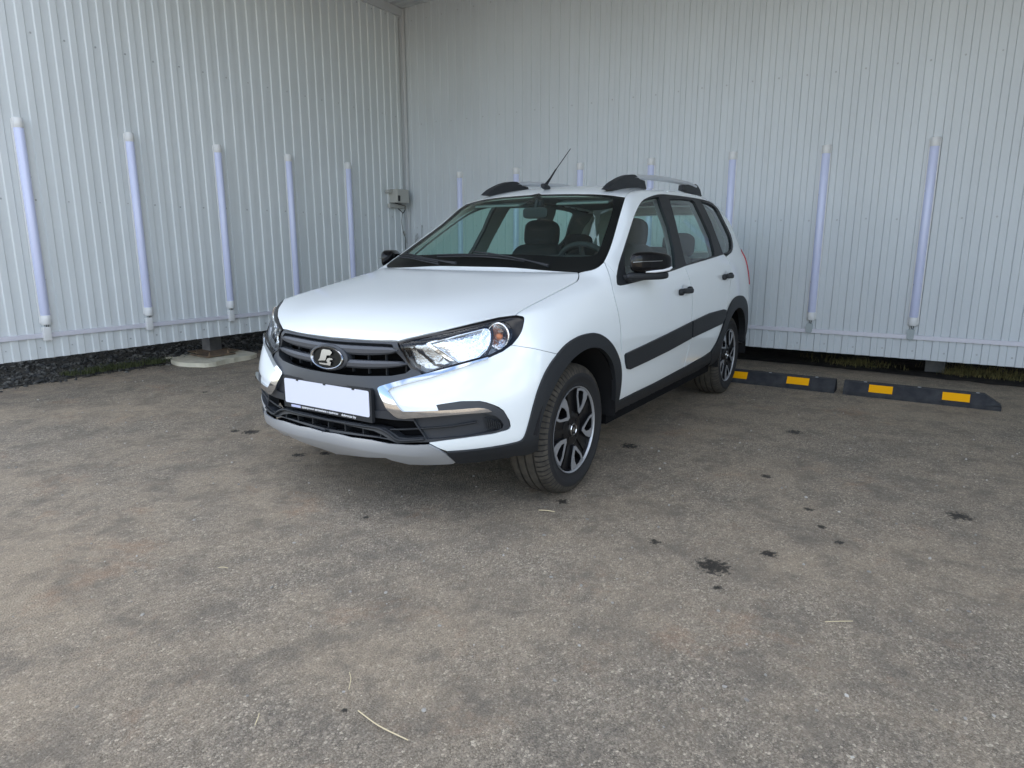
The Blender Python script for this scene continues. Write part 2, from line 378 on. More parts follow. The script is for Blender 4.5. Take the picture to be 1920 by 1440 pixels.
for k in range(3400):
    x = rn.uniform(-4.0, 2.1); y = -3.99-abs(rn.gauss(0, .38)); 
    if y < -5.2: continue
    r = rn.choice((.006, .009, .012, .016, .022)) ; rock(mb, (x, y, bank(x, y)+r*.25), r, rn)
for k in range(70):
    x = rn.uniform(-3.6, 1.6); y = -3.98+rn.uniform(-.02, .10); rock(mb, (x, y, .004), rn.choice((.007, .010, .015)), rn)
gs = mb.build('loose_gravel', GRAV); tag(gs, kind='stuff', label='loose grey stones lying on the bank under the left wall', cat='gravel')
MOSS = mat('moss_green', (.045, .060, .022), .95, noise=(30, (.10, .11, .045), .4, .7))
def tufts(name, pts, mbm, hmin, hmax, n, rn, spread, label, droop=.5):
    mb = MB()
    for (x, y, z) in pts:
        for k in range(n):
            bx, by = x+rn.gauss(0, spread), y+rn.gauss(0, spread); h = rn.uniform(hmin, hmax); a = rn.uniform(0, 6.3); l = rn.uniform(.1, droop)*h; wd = rn.uniform(.0012, .0028)
            d = Vector((math.cos(a), math.sin(a), 0)); s_ = Vector((-d.y, d.x, 0))*wd; b0 = Vector((bx, by, z)); m1 = b0+d*l*.35+Vector((0, 0, h*.65)); t_ = b0+d*l+Vector((0, 0, h))
            mb.add([b0-s_, b0+s_, m1+s_*.7, m1-s_*.7, t_], [(0, 1, 2, 3), (3, 2, 4)])
    o = mb.build(name, mbm, fix=False); tag(o, label, 'grass', kind='stuff'); return o
rn = random.Random(21)
tufts('moss', [(x, -4.0-abs(rn.gauss(0, .14)), .02) for x in [rn.choice((-.15, -.3, -.42, -.6, -.8, -3.2, -3.0))+rn.gauss(0, .13) for _ in range(150)]], MOSS, .015, .05, 22, rn, .02, 'low green moss and weeds at the asphalt edge under the left wall')
DRY = mat('dry_grass', (.24, .20, .075), .9, noise=(20, (.07, .075, .03), .35, .65))
tufts('dry_grass', [(-4.28-abs(rn.gauss(0, .16)), rn.choice((1.5, 2.45, 2.6, 3.0, 3.5, 4.2))+rn.gauss(0, .16), 0) for _ in range(330)], DRY, .015, .07, 14, rn, .04, 'dry yellow-green grass growing under the wall behind the wheel stops', .9)
# concrete pad, steel post with its foot plate
mb = MB(); pad = cr([(-.86,-3.86),(-.90,-3.66),(-.98,-3.52),(-1.12,-3.53),(-1.30,-3.55),(-1.50,-3.58),(-1.60,-3.68),(-1.63,-4.05),(-1.60,-4.4),(-1.0,-4.35),(-.93,-4.1)], 4, True)
pad = [(x+rn.uniform(-.008, .008), y+rn.uniform(-.008, .008)) for x, y in pad]
mb.prism(pad, -.02, .042, lambda u, v, w: Vector((u, v, w+.004*math.sin(u*9)*(w > 0))))
cp_ = mb.build('concrete_pad', CONC); tag(cp_, 'pale rough concrete footing pad under the left wall post', 'footing')
pst = empty('steel_post', (-1.36, -4.03, .045)); tag(pst, 'grey square steel post standing on the concrete pad under the left wall', 'post')
def loc(o, p): o.location = (0, 0, 0); return o
mb = MB(); mb.box((-.06, -.10, 1.9), (.135, .135, 3.78), bev=.006); mb.build('post', GALV, pst)
mb = MB(); mb.box((.09, .14, .008), (.30, .30, .012), bev=.002); mb.box((-.02, -.02, .012), (.34, .36, .006)); mb.build('foot_plate', RUST, pst)
for dx, dy in ((.19, .24), (-.01, .24), (.19, .03)):
    mb = MB(); mb.lathe([(.012, .014), (.012, .026), (.006, .026), (.006, .045), (.001, .045)], lambda a, b, w: Vector((dx+a, dy+b, w)), 6, False); mb.build('anchor_bolt', RUST, pst)
# tall dark walls added behind the gaps to block sun and sky
mb = MB(); mb.box((-2.25, -4.98, 1.9), (6.4, .2, 4.0)); w_ = mb.build('sun_block_wall', mat('blocker_black', (.012, .012, .013), .95, spec=.1, noise=(6, (.03, .03, .03), .4, .6))); tag(w_, 'added dark wall behind the gap under the left wall, blocking sun and sky', 'wall')
mb = MB(); mb.box((-5.05, .6, 1.9), (.2, 12, 4.0)); w_ = mb.build('sun_block_wall', mat('blocker_black', (.012, .012, .013), .95, spec=.1, noise=(6, (.03, .03, .03), .4, .6))); tag(w_, 'added dark wall behind the gap under the wall behind the car, blocking sun and sky', 'wall')
mb = MB(); mb.box((0, 0, .09), (.16, .15, .20), bev=.01); bl = mb.build('concrete_block', mat('block', (.11, .115, .12), .9, noise=(12, (.17, .17, .17), .4, .7), bump=(50, .004))); bl.location = (-4.42, 2.13, 0); tag(bl, 'grey concrete block in the dark gap under the wall, behind the second wheel stop', 'block')
# wheel stops
SRUB = mat('stop_rubber', (.018, .020, .025), .70, spec=.3, bump=(60, .003), noise=(14, (.040, .042, .046), .38, .72))
YEL = mat('yellow_reflector', (.76, .36, .0), .60, spec=.15, bump=(220, .001))
def stop(y0, y1, ys_, label, endl=0, endr=.075):
    t = empty('wheel_stop', (-2.93, (y0+y1)/2, 0)); tag(t, label, 'wheel stop', 'rubber wheel stops')
    yc = (y0+y1)/2; X = 0.; mb = MB()
    sec = [(.005, 0), (.005, .028), (-.040, .098), (-.105, .098), (-.150, .028), (-.150, 0)]    # x from front edge, z
    st = [(y0, 0.), (y0+.004, 1), (y1-.004, 1), (y1, 0)]
    rows = []
    for y, k in ((y0, 'a'), (y0+.003, 'b'), (y0+.03+endl, 'c'), (y1-.03-endr, 'c'), (y1-.003, 'b'), (y1, 'a')):
        r = []
        for x, z in sec:
            if k == 'c': r.append(Vector((x, y-yc, z)))
            else:
                zz = min(z, .034 if (k == 'b') else .028) if (endl if y < yc else endr) > .02 else z
                r.append(Vector((x, y-yc, zz)))
        rows.append(r)
    mb.grid(rows, False); mb.add(rows[0], [tuple(range(6))]); mb.add(rows[-1], [tuple(range(6))[::-1]])
    mb.build('stop_body', SRUB, t)
    for a, b in ys_:
        mb = MB(); vs = []
        def sl(u, y, o): # u 0..1 up the slope
            return Vector((.005-.045*u, y-yc, .028+.070*u))+Vector((.84, 0, .54))*o
        u0, u1 = .14, .86
        mb.add([sl(u0, a, .0005), sl(u0, b, .0005), sl(u1, b, .0005), sl(u1, a, .0005), sl(u0, a, .003), sl(u0, b, .003), sl(u1, b, .003), sl(u1, a, .003)],
               [(4, 5, 6, 7), (0, 1, 5, 4), (1, 2, 6, 5), (2, 3, 7, 6), (3, 0, 4, 7)])
        mb.build('reflector', YEL, t)
    for yy_ in (y0+.14, (y0+y1)/2, y1-.14):
        mb = MB(); mb.lathe([(.012, .0985), (.012, .1005), (.001, .1005)], lambda a, b, w: Vector((-.0725+a, yy_-yc+b, w)), 12, False); mb.build('fixing_bolt', SCREW, t)
stop(.53, 1.508, ((.655, .853), (1.159, 1.322)), 'black rubber wheel stop with yellow reflectors, partly behind the rear wheel', 0, 0)
stop(1.567, 2.548, ((1.738, 1.893), (2.202, 2.365)), 'black rubber wheel stop with two yellow reflectors, clear of the car on the right', 0, .07)
# tube lamps
def lamp(frame, a, z0, z1, wname, label, grp, bx):
    "frame(u along wall, out, z)"
    base = frame(a, 0, z0); t = empty('tube_lamp', base); tag(t, label, 'lamp', grp)
    F = lambda u, o, z: frame(a+u, o, z)-base
    mb = MB(); n = 20
    def ring(z, k=1.0):
        out = []
        for q in range(n+1):
            an = math.pi*q/n*1.0; out.append((math.cos(an)*.036*k, .010+math.sin(an)*.040*k))
        out += [(-.029*k, .010), (.029*k, .010)]
        return [F(u, o, z) for u, o in out]
    def body(za, zb, k, nm, m_):
        mb = MB(); rows = [ring(za, k*.93), ring(za+.004, k), ring(zb-.004, k), ring(zb, k*.93)]
        mb.grid([r+[r[0]] for r in rows]); mb.add(rows[0], [tuple(range(len(rows[0])))]); mb.add(rows[-1], [tuple(range(len(rows[0])))[::-1]])
        return mb.build(nm, m_, t, auto=50)
    mb = MB(); mb.prism([(-.042, 0), (.042, 0), (.040, .012), (-.040, .012)], z0+.01, z1-.01, lambda u, v, w: F(u, v, w)); mb.build('housing', CAPW, t)
    body(z0+.066, z1-.066, .93, 'diffuser', DIFF)
    body(z0, z0+.07, 1.0, 'end_cap', CAPW); body(z1-.07, z1, 1.0, 'end_cap', CAPW)
    for zz in (z0+.33, z1-.42):     # wall clips
        mb = MB(); mb.tube([F(-.029, .022, zz), F(-.029, .034, zz+.012)], .0022, 5); mb.build('clip', SCREW, t)
    mb = MB(); 
    if bx == 'L':
        c = F(.012, .022, z0-.070); mb.box(c, (.052, .040, .105) if wname == 'L' else (.040, .052, .105), bev=.004)
    else:
        pts = [(-.026, .03), (-.018, .042), (.018, .042), (.026, .03), (.026, -.032), (.018, -.044), (-.018, -.044), (-.026, -.032)]
        mb.prism(pts, .004, .034, lambda u, v, w: F(u-.008, w, z0-.072+v))
    mb.build('connection_box', CAPW if bx == 'L' else BOXR, t, auto=40)
    mb = MB()
    for u in (-.008, .006): mb.tube([F(u, .03, z0+.004), F(u+.004, .032, z0-.016), F(u*.4, .03, z0-.030)], .0028, 6)
    mb.build('lead', BLACKC, t)
FL = lambda u, o, z: Vector((u, YL+DEP+o, z)); FR = lambda u, o, z: Vector((XB+DEP+o, u, z))
ordn = ['first', 'second', 'third', 'fourth', 'fifth', 'sixth', 'seventh']
for k, x in enumerate((.255, -.537, -1.334, -2.128, -2.941)):
    lamp(FL, x, .515, 2.012, 'L', ordn[k]+' tube lamp from the left edge, on the left wall'+(' above the concrete pad' if k == 2 else ' near the corner' if k == 4 else ''), 'tube lamps on the left wall', 'L')
names = ['white tube lamp on the back wall nearest the corner, seen above the windscreen', 'second white tube lamp from the corner on the back wall, left of the aerial', 'white tube lamp on the back wall right of the aerial, between the two roof rails', 'white tube lamp on the back wall behind the near roof rail', 'white tube lamp on the back wall beside the rear of the car', 'white tube lamp on the back wall above the first wheel stop', 'rightmost white tube lamp on the back wall, above the second wheel stop']
for k, y in enumerate((-2.797, -2.01, -1.215, -.434, .356, 1.146, 1.937)):
    lamp(FR, y, .450, 1.948, 'R', names[k], 'tube lamps on the wall behind the car', 'R')
# cable trunking
def trunk(name, f, L0, L1, z, label):
    mb = MB(); mb.add([f(u, o, zz) for u in (L0, L1) for o, zz in ((.0, z-.018), (.018, z-.017), (.018, z+.017), (.0, z+.018))], [(0,1,5,4),(1,2,6,5),(2,3,7,6),(3,0,4,7),(0,3,2,1),(4,5,6,7)])
    o = mb.build(name, PVC); tag(o, label, 'trunking'); return o
trunk('cable_trunking', FL, -3.90, 1.0, .432, 'white plastic cable trunking running low along the left wall')
trunk('cable_trunking', FR, -3.62, 2.80, .352, 'white plastic cable trunking running low along the wall behind the car')
# socket box near the corner with its cable
bx = empty('switch_box', (-3.69, YL+DEP, 1.69)); tag(bx, 'small grey electrical box with a black plug in the corner of the walls', 'electrical box')
BOXM = mat('box_grey', (.42, .42, .39), .5)
mb = MB(); mb.box((-.02, .065, .0), (.21, .13, .16), bev=.008); mb.build('box_body', BOXM, bx)
mb = MB(); mb.box((-.02, .03, -.115), (.30, .04, .05), bev=.004); mb.box((.135, .04, .05), (.07, .05, .035), bev=.004); mb.build('box_bracket', BOXM, bx)
mb = MB(); mb.box((.060, .136, -.030), (.030, .012, .065), bev=.004); mb.build('socket', BLACKC, bx)
mb = MB(); mb.tube([(.10,.10,-.085),(.04,.12,-.10),(-.03,.12,-.11),(-.07,.11,-.11),(-.08,.10,-.16),(-.04,.10,-.20),(.0,.10,-.175),(.03,.09,-.15)], .006, 6)
mb.tube([(-.03,.10,-.20),(-.05,.06,-.30),(-.10,.04,-.42),(-.14,.04,-.50)], .003, 5); mb.tube([(-.14,.04,-.50),(-.13,.04,-.60),(-.15,.04,-.72),(-.14,.04,-.82),(-.19,.04,-.86)], .004, 5)
mb.build('cable', BLACKC, bx)
mb = MB(); mb.box((-.13, .03, -.44), (.03, .012, .06), rot=Matrix.Rotation(.5, 3, 'Y')); mb.tube([(-.13,.03,-.46),(-.17,.03,-.55),(-.19,.02,-.56)], .005, 5); mb.build('cable_tag', BOXM, bx)
# hook and latch on the back wall, just above the windscreen edge
hk = empty('wall_hook', (XB+DEP, -3.47, 1.22)); tag(hk, 'small metal hook and rod on the back wall beside the corner', 'hook')
mb = MB(); mb.tube([(0,-.05,-.12),(.02,-.03,-.06),(.03,-.01,.0),(.03,.015,.03),(.03,.02,-.02),(.03,-.005,-.05),(.02,-.03,-.04)], .006, 6); mb.build('hook', SCREW, hk)
mb = MB(); mb.tube([(.012,.07,-.06),(.012,.07,.10)], .005, 6); mb.box((.008,.07,.115), (.01,.014,.03)); mb.build('rod', SCREW, hk)
# litter on the asphalt
STRAW = mat('straw', (.62, .52, .33), .8)
for k, (a, b, h) in enumerate((((1.594,1.058),(1.602,1.226),.0016), ((1.762,.89),(1.731,.864),.0012), ((1.336,.108),(1.32,.14),.0012), ((.279,.787),(.257,.853),.002), ((1.55,.98),(1.50,.93),.001), ((.55,1.95),(.50,2.02),.0012))):
    mb = MB(); A, B = Vector((*a, .004)), Vector((*b, .004)); mid = (A+B)/2+Vector((B.y-A.y, A.x-B.x, 0))*.06+Vector((0, 0, .004))
    mb.tube(cr([A, mid, B], 4), h, 5); o = mb.build('straw', STRAW)
    tag(o, ['long pale dry straw lying on the asphalt at the front of the picture', 'short pale straw left of the long straw', 'short straw on the asphalt left of the middle', 'pale straw below the front wheel', 'very short straw beside the long straw', 'short pale straw on the asphalt at the right'][k], 'straw', 'straws on the asphalt')
mb = MB(); rn = random.Random(9)
for k in range(900):
    x, y = rn.uniform(-2.5, 2.2), rn.uniform(-3.8, 2.9); r = rn.choice((.002, .003, .003, .0045, .006)); rock(mb, (x, y, r*.3), r, rn)
o = mb.build('grit', mat('grit_stone', (.22, .21, .19), .9, noise=(6, (.50, .47, .42), .4, .7))); tag(o, 'small grey stones scattered over the asphalt', 'grit', kind='stuff')
# ------------------------------------------------------------------ master surface of the car body (construction only)
# side/front stations: name -> rows r0..r6 (bottom to belt / hood edge), y >= 0 half
LOW = {
'F0': [(.655,0,.215),(.722,0,.30),(.712,0,.40),(.716,0,.50),(.700,0,.60),(.680,0,.68),(.664,0,.735)],
'F1': [(.650,.2,.215),(.718,.2,.30),(.706,.2,.40),(.710,.2,.50),(.694,.2,.60),(.672,.2,.68),(.656,.2,.738)],
'F2': [(.625,.36,.225),(.692,.36,.305),(.690,.36,.40),(.695,.36,.50),(.658,.36,.60),(.642,.36,.68),(.630,.36,.745)],
'F3': [(.585,.50,.245),(.640,.50,.315),(.645,.50,.40),(.652,.50,.50),(.610,.49,.60),(.588,.49,.68),(.572,.49,.765)],
'F4': [(.525,.61,.262),(.572,.62,.325),(.580,.625,.40),(.585,.625,.50),(.560,.61,.61),(.530,.60,.695),(.500,.59,.790)],
'F5': [(.450,.70,.275),(.490,.715,.33),(.500,.72,.40),(.502,.725,.50),(.480,.715,.62),(.450,.695,.72),(.415,.665,.812)],
'F6': [(.375,.77,.283),(.405,.79,.34),(.415,.795,.41),(.412,.80,.51),(.395,.79,.64),(.370,.765,.74),(.340,.730,.822)],
'F7': [(.27,.80,.29),(.29,.832,.35),(.29,.842,.44),(.28,.845,.55),(.265,.84,.66),(.25,.82,.75),(.235,.785,.822)],
'S1': [(.05,.80,.29),(.05,.84,.37),(.05,.855,.49),(.05,.858,.61),(.05,.853,.71),(.05,.838,.79),(.04,.800,.850)],
'S2': [(-.18,.80,.29),(-.18,.838,.37),(-.18,.853,.50),(-.18,.857,.63),(-.18,.852,.74),(-.18,.836,.82),(-.18,.800,.890)],
'S2b': [(-.31,.80,.29),(-.31,.837,.37),(-.31,.8515,.505),(-.31,.855,.64),(-.31,.850,.757),(-.31,.834,.842),(-.31,.80,.911)],
'S3': [(-.40,.80,.29),(-.40,.836,.37),(-.40,.850,.51),(-.40,.853,.65),(-.40,.848,.77),(-.40,.832,.86),(-.42,.800,.930)],
'W1': [(-.75,.80,.29),(-.75,.836,.37),(-.75,.848,.52),(-.75,.852,.66),(-.75,.848,.79),(-.75,.830,.89),(-.75,.795,.960)],
'W2': [(-1.05,.80,.29),(-1.05,.836,.37),(-1.05,.848,.53),(-1.05,.852,.67),(-1.05,.848,.80),(-1.05,.830,.91),(-1.05,.795,.978)],
'W3': [(-1.32,.80,.29),(-1.32,.836,.37),(-1.32,.848,.53),(-1.32,.852,.68),(-1.32,.848,.81),(-1.32,.829,.925),(-1.32,.794,.993)],
'G1': [(-1.6,.80,.29),(-1.6,.836,.37),(-1.6,.848,.53),(-1.6,.852,.69),(-1.6,.848,.82),(-1.6,.828,.94),(-1.6,.792,1.012)],
'G2': [(-2.0,.80,.29),(-2.0,.838,.37),(-2.0,.852,.54),(-2.0,.856,.70),(-2.0,.850,.84),(-2.0,.827,.96),(-2.0,.790,1.035)],
'G3': [(-2.35,.80,.29),(-2.35,.838,.37),(-2.35,.855,.54),(-2.35,.858,.70),(-2.35,.850,.85),(-2.35,.824,.98),(-2.35,.784,1.055)],
'G4': [(-2.65,.79,.29),(-2.65,.834,.37),(-2.65,.848,.54),(-2.65,.850,.70),(-2.65,.840,.86),(-2.65,.810,.99),(-2.65,.768,1.072)],
'G5': [(-2.92,.77,.30),(-2.92,.815,.38),(-2.92,.828,.54),(-2.92,.828,.70),(-2.91,.815,.86),(-2.90,.785,1.00),(-2.88,.742,1.085)],
'H':  [(-3.10,.71,.32),(-3.13,.765,.40),(-3.14,.775,.54),(-3.12,.772,.70),(-3.09,.758,.87),(-3.06,.73,1.01),(-3.03,.70,1.092)],
'R0': [(-3.20,.64,.34),(-3.27,.69,.42),(-3.285,.70,.54),(-3.25,.695,.70),(-3.20,.685,.87),(-3.16,.665,1.01),(-3.13,.64,1.095)],
'R1': [(-3.24,.58,.35),(-3.32,.60,.43),(-3.335,.61,.54),(-3.30,.61,.70),(-3.245,.60,.87),(-3.20,.585,1.01),(-3.165,.565,1.095)],
'R2': [(-3.26,.50,.35),(-3.34,.52,.43),(-3.355,.52,.54),(-3.325,.52,.70),(-3.265,.51,.87),(-3.22,.50,1.01),(-3.185,.49,1.095)],
'R3': [(-3.27,.40,.35),(-3.35,.41,.43),(-3.365,.41,.54),(-3.335,.41,.70),(-3.275,.40,.87),(-3.235,.40,1.01),(-3.20,.40,1.095)],
'R4': [(-3.27,.28,.35),(-3.35,.28,.43),(-3.37,.28,.54),(-3.34,.28,.70),(-3.28,.28,.87),(-3.24,.28,1.01),(-3.21,.28,1.095)],
'R5': [(-3.27,.14,.35),(-3.35,.14,.43),(-3.37,.14,.54),(-3.34,.14,.70),(-3.28,.14,.87),(-3.24,.14,1.01),(-3.21,.14,1.095)],
'R6': [(-3.27,0,.35),(-3.35,0,.43),(-3.37,0,.54),(-3.34,0,.70),(-3.28,0,.87),(-3.24,0,1.01),(-3.21,0,1.095)],
}
# top columns: j1..j6 (j0 is row r6 of the same station)
TOP = {
'F7': [(.26,.735,.850),(.33,.645,.842),(.40,.51,.832),(.46,.36,.828),(.49,.2,.830),(.50,0,.831)],
'S1': [(.05,.745,.885),(.08,.655,.893),(.14,.51,.895),(.18,.36,.896),(.20,.2,.897),(.20,0,.898)],
'S2': [(-.18,.745,.925),(-.16,.650,.940),(-.11,.50,.944),(-.08,.36,.945),(-.07,.2,.946),(-.07,0,.947)],
'S2b': [(-.33,.752,.950),(-.33,.685,.969),(-.30,.60,.976),(-.275,.40,.979),(-.265,.2,.980),(-.262,0,.9805)],
'S3': [(-.43,.765,.972),(-.43,.715,1.000),(-.40,.645,.998),(-.36,.42,.992),(-.34,.2,.992),(-.34,0,.992)],
'W1': [(-.74,.762,1.050),(-.70,.705,1.120),(-.655,.652,1.132),(-.605,.43,1.150),(-.585,.21,1.155),(-.578,0,1.156)],
'W2': [(-.99,.725,1.145),(-.93,.655,1.252),(-.875,.598,1.270),(-.825,.40,1.292),(-.800,.2,1.298),(-.792,0,1.300)],
'W3': [(-1.26,.705,1.200),(-1.16,.607,1.372),(-1.075,.544,1.392),(-1.045,.37,1.414),(-1.028,.19,1.421),(-1.022,0,1.423)],
'G1': [(-1.6,.703,1.225),(-1.55,.610,1.416),(-1.48,.545,1.446),(-1.45,.37,1.476),(-1.43,.19,1.484),(-1.42,0,1.487)],
'G2': [(-2.0,.700,1.240),(-1.98,.608,1.430),(-1.96,.545,1.462),(-1.95,.37,1.492),(-1.94,.19,1.501),(-1.94,0,1.504)],
'G3': [(-2.35,.696,1.250),(-2.33,.604,1.428),(-2.32,.540,1.460),(-2.31,.36,1.490),(-2.31,.19,1.499),(-2.31,0,1.502)],
'G4': [(-2.64,.684,1.255),(-2.61,.596,1.412),(-2.60,.530,1.446),(-2.62,.355,1.476),(-2.63,.18,1.485),(-2.63,0,1.488)],
'G5': [(-2.85,.665,1.255),(-2.80,.580,1.386),(-2.83,.515,1.424),(-2.88,.35,1.452),(-2.90,.18,1.460),(-2.91,0,1.463)],
'H':  [(-2.99,.635,1.235),(-2.96,.565,1.33),(-2.98,.505,1.36),(-3.02,.345,1.37),(-3.035,.18,1.373),(-3.04,0,1.374)],
}
FRONT = ['F6','F5','F4','F3','F2','F1','F0']       # j0..j6 along the hood's leading edge
REAR = ['R0','R1','R2','R3','R4','R5','R6']
LST = list(LOW)
def master():
    verts = []; idx = {}
    def V(key, p):
        if key not in idx: idx[key] = len(verts); verts.append(Vector(p))
        return idx[key]
    faces = []
    def low(s, r, m):
        p = LOW[s][r]
        if p[1] == 0: return V((s, r), p)
        return V((s, r, m), (p[0], p[1]*m, p[2]))
    cols = ['F']+list(TOP)+['R']
    def top(c, j, m):
        if c == 'F': return low(FRONT[j], 6, m)
        if c == 'R': return low(REAR[j], 6, m)
        if j == 0: return low(c, 6, m)
        p = TOP[c][j-1]
        if p[1] == 0: return V((c, 't', j), p)
        return V((c, 't', j, m), (p[0], p[1]*m, p[2]))
    for m in (1, -1):
        for a, b in zip(LST, LST[1:]):
            for r in range(6):
                q = [low(a, r, m), low(b, r, m), low(b, r+1, m), low(a, r+1, m)]
                faces.append(q if m == -1 else q[::-1])
        for a, b in zip(cols, cols[1:]):
            for j in range(6):
                q = [top(a, j, m), top(b, j, m), top(b, j+1, m), top(a, j+1, m)]
                faces.append(q if m == -1 else q[::-1])
    tgt = [v.copy() for v in verts]; cage = [v.copy() for v in verts]
    me = mesh(cage, faces, True, 'cage'); o = bpy.data.objects.new('cage', me); COL.objects.link(o)
    md = o.modifiers.new('s', 'SUBSURF'); md.levels = md.render_levels = 1; md.boundary_smooth = 'PRESERVE_CORNERS'
    for it in range(6):
        dg = bpy.context.evaluated_depsgraph_get(); ev = o.evaluated_get(dg); em = ev.to_mesh()
        err = 0
        for i in range(len(tgt)):
            d = tgt[i]-em.vertices[i].co; err = max(err, d.length); cage[i] += d*.9
        ev.to_mesh_clear()
        for i, c in enumerate(cage): me.vertices[i].co = c
        me.update()
    print('master err', round(err, 5))
    md.levels = 4
    dg = bpy.context.evaluated_depsgraph_get(); ev = o.evaluated_get(dg)
    em = bpy.data.meshes.new_from_object(ev)
    bm = bmesh.new(); bm.from_mesh(em); bmesh.ops.recalc_face_normals(bm, faces=bm.faces)
    bm.normal_update(); bm.verts.ensure_lookup_table()
    VN = [v.normal.copy() for v in bm.verts]; VC = [v.co.copy() for v in bm.verts]
    # outward check
    k = max(range(len(VC)), key=lambda i: VC[i].z)
    if VN[k].z < 0: VN = [-n for n in VN]
    bmesh.ops.triangulate(bm, faces=bm.faces)
    tris = [tuple(v.index for v in f.verts) for f in bm.faces]
    bm.free(); bpy.data.objects.remove(o)
    return VC, VN, tris
MV, MN, MT = master()
BVH = BVHTree.FromPolygons(MV, MT)
from mathutils.interpolate import poly_3d_calc
def hit(o, d, far=50):
    loc, n, i, dist = BVH.ray_cast(o, d.normalized(), far)
    if loc is None: return None
    t = MT[i]; w_ = poly_3d_calc([MV[k] for k in t], loc)
    nn = (MN[t[0]]*w_[0]+MN[t[1]]*w_[1]+MN[t[2]]*w_[2]).normalized()
    return loc, nn
# ------------------------------------------------------------------ trimmed panels laid on the master surface
def pip(p, poly):
    x, y = p[0], p[1]; c = False; j = len(poly)-1
    for i in range(len(poly)):
        xi, yi = poly[i][0], poly[i][1]; xj, yj = poly[j][0], poly[j][1]
        if (yi > y) != (yj > y) and x < (xj-xi)*(y-yi)/(yj-yi)+xi: c = not c
        j = i
    return c
def unproj(view, p):
    if view == 'cam': h = hit(CAM_O, ray_dir(p))
    elif view == 'side': h = hit(Vector((p[0], 3, p[1])), Vector((0, -1, 0)))
    elif view == 'top': h = hit(Vector((p[0], p[1], 4)), Vector((0, 0, -1)))
    elif view == 'front': h = hit(Vector((3, p[0], p[1])), Vector((-1, 0, 0)))
    elif view == 'rear': h = hit(Vector((-6, p[0], p[1])), Vector((1, 0, 0)))
    if h and view == 'rear' and h[0].x > -2.4: h = None
    if h and view == 'side' and h[0].y < 0: h = None
    if h and view == 'front' and h[0].x < -1.2: h = None
    if h: return h
    # off the surface: closest point to the ray
    if view == 'cam': o, d = CAM_O, ray_dir(p).normalized(); rng = (2.2, 6.5)
    elif view == 'side': o, d = Vector((p[0], 3, p[1])), Vector((0, -1, 0)); rng = (1.8, 3)
    elif view == 'top': o, d = Vector((p[0], p[1], 4)), Vector((0, 0, -1)); rng = (2.4, 3.8)
    elif view == 'front': o, d = Vector((3, p[0], p[1])), Vector((-1, 0, 0)); rng = (2, 4)
    else: o, d = Vector((-6, p[0], p[1])), Vector((1, 0, 0)); rng = (2, 4)
    best = None
    for k in range(120):
        q = o+d*(rng[0]+(rng[1]-rng[0])*k/119); loc, n, i, ds = BVH.find_nearest(q)
        if best is None or ds < best[0]: best = (ds, loc, i)
    t = MT[best[2]]; w_ = poly_3d_calc([MV[k] for k in t], best[1])
    return best[1], (MN[t[0]]*w_[0]+MN[t[1]]*w_[1]+MN[t[2]]*w_[2]).normalized()
def resample(loop, step):
    out = []; n = len(loop)
    for i in range(n):
        a = Vector(loop[i][:2]); b = Vector(loop[(i+1) % n][:2]); L = (b-a).length
        if L < 1e-9: continue
        k = max(1, int(math.ceil(L/step)))
        for q in range(k): out.append(a+(b-a)*(q/k))
    # drop near-duplicates
    r = []
    for p in out:
        if not r or (p-r[-1]).length > step*.12: r.append(p)
    if (r[0]-r[-1]).length < step*.12: r.pop()
    return r
def area2(p): return sum(p[i-1][0]*p[i][1]-p[i][0]*p[i-1][1] for i in range(len(p)))
def inset(loop, d):
    "move a closed 2-D loop inwards by d (its own units)"
    n = len(loop); s = 1 if area2(loop) > 0 else -1; out = []
    P = [Vector(p[:2]) for p in loop]
    for i in range(n):
        a = (P[i]-P[i-1]); b = (P[(i+1) % n]-P[i])
        if a.length < 1e-9 or b.length < 1e-9: out.append(P[i].copy()); continue
        a.normalize(); b.normalize(); na = Vector((-a.y, a.x))*s; nb = Vector((-b.y, b.x))*s
        m = na+nb
        if m.length < .3: m = na
        m.normalize(); c = max(.45, m.dot(na)); out.append(P[i]+m*(d/c))
    return out
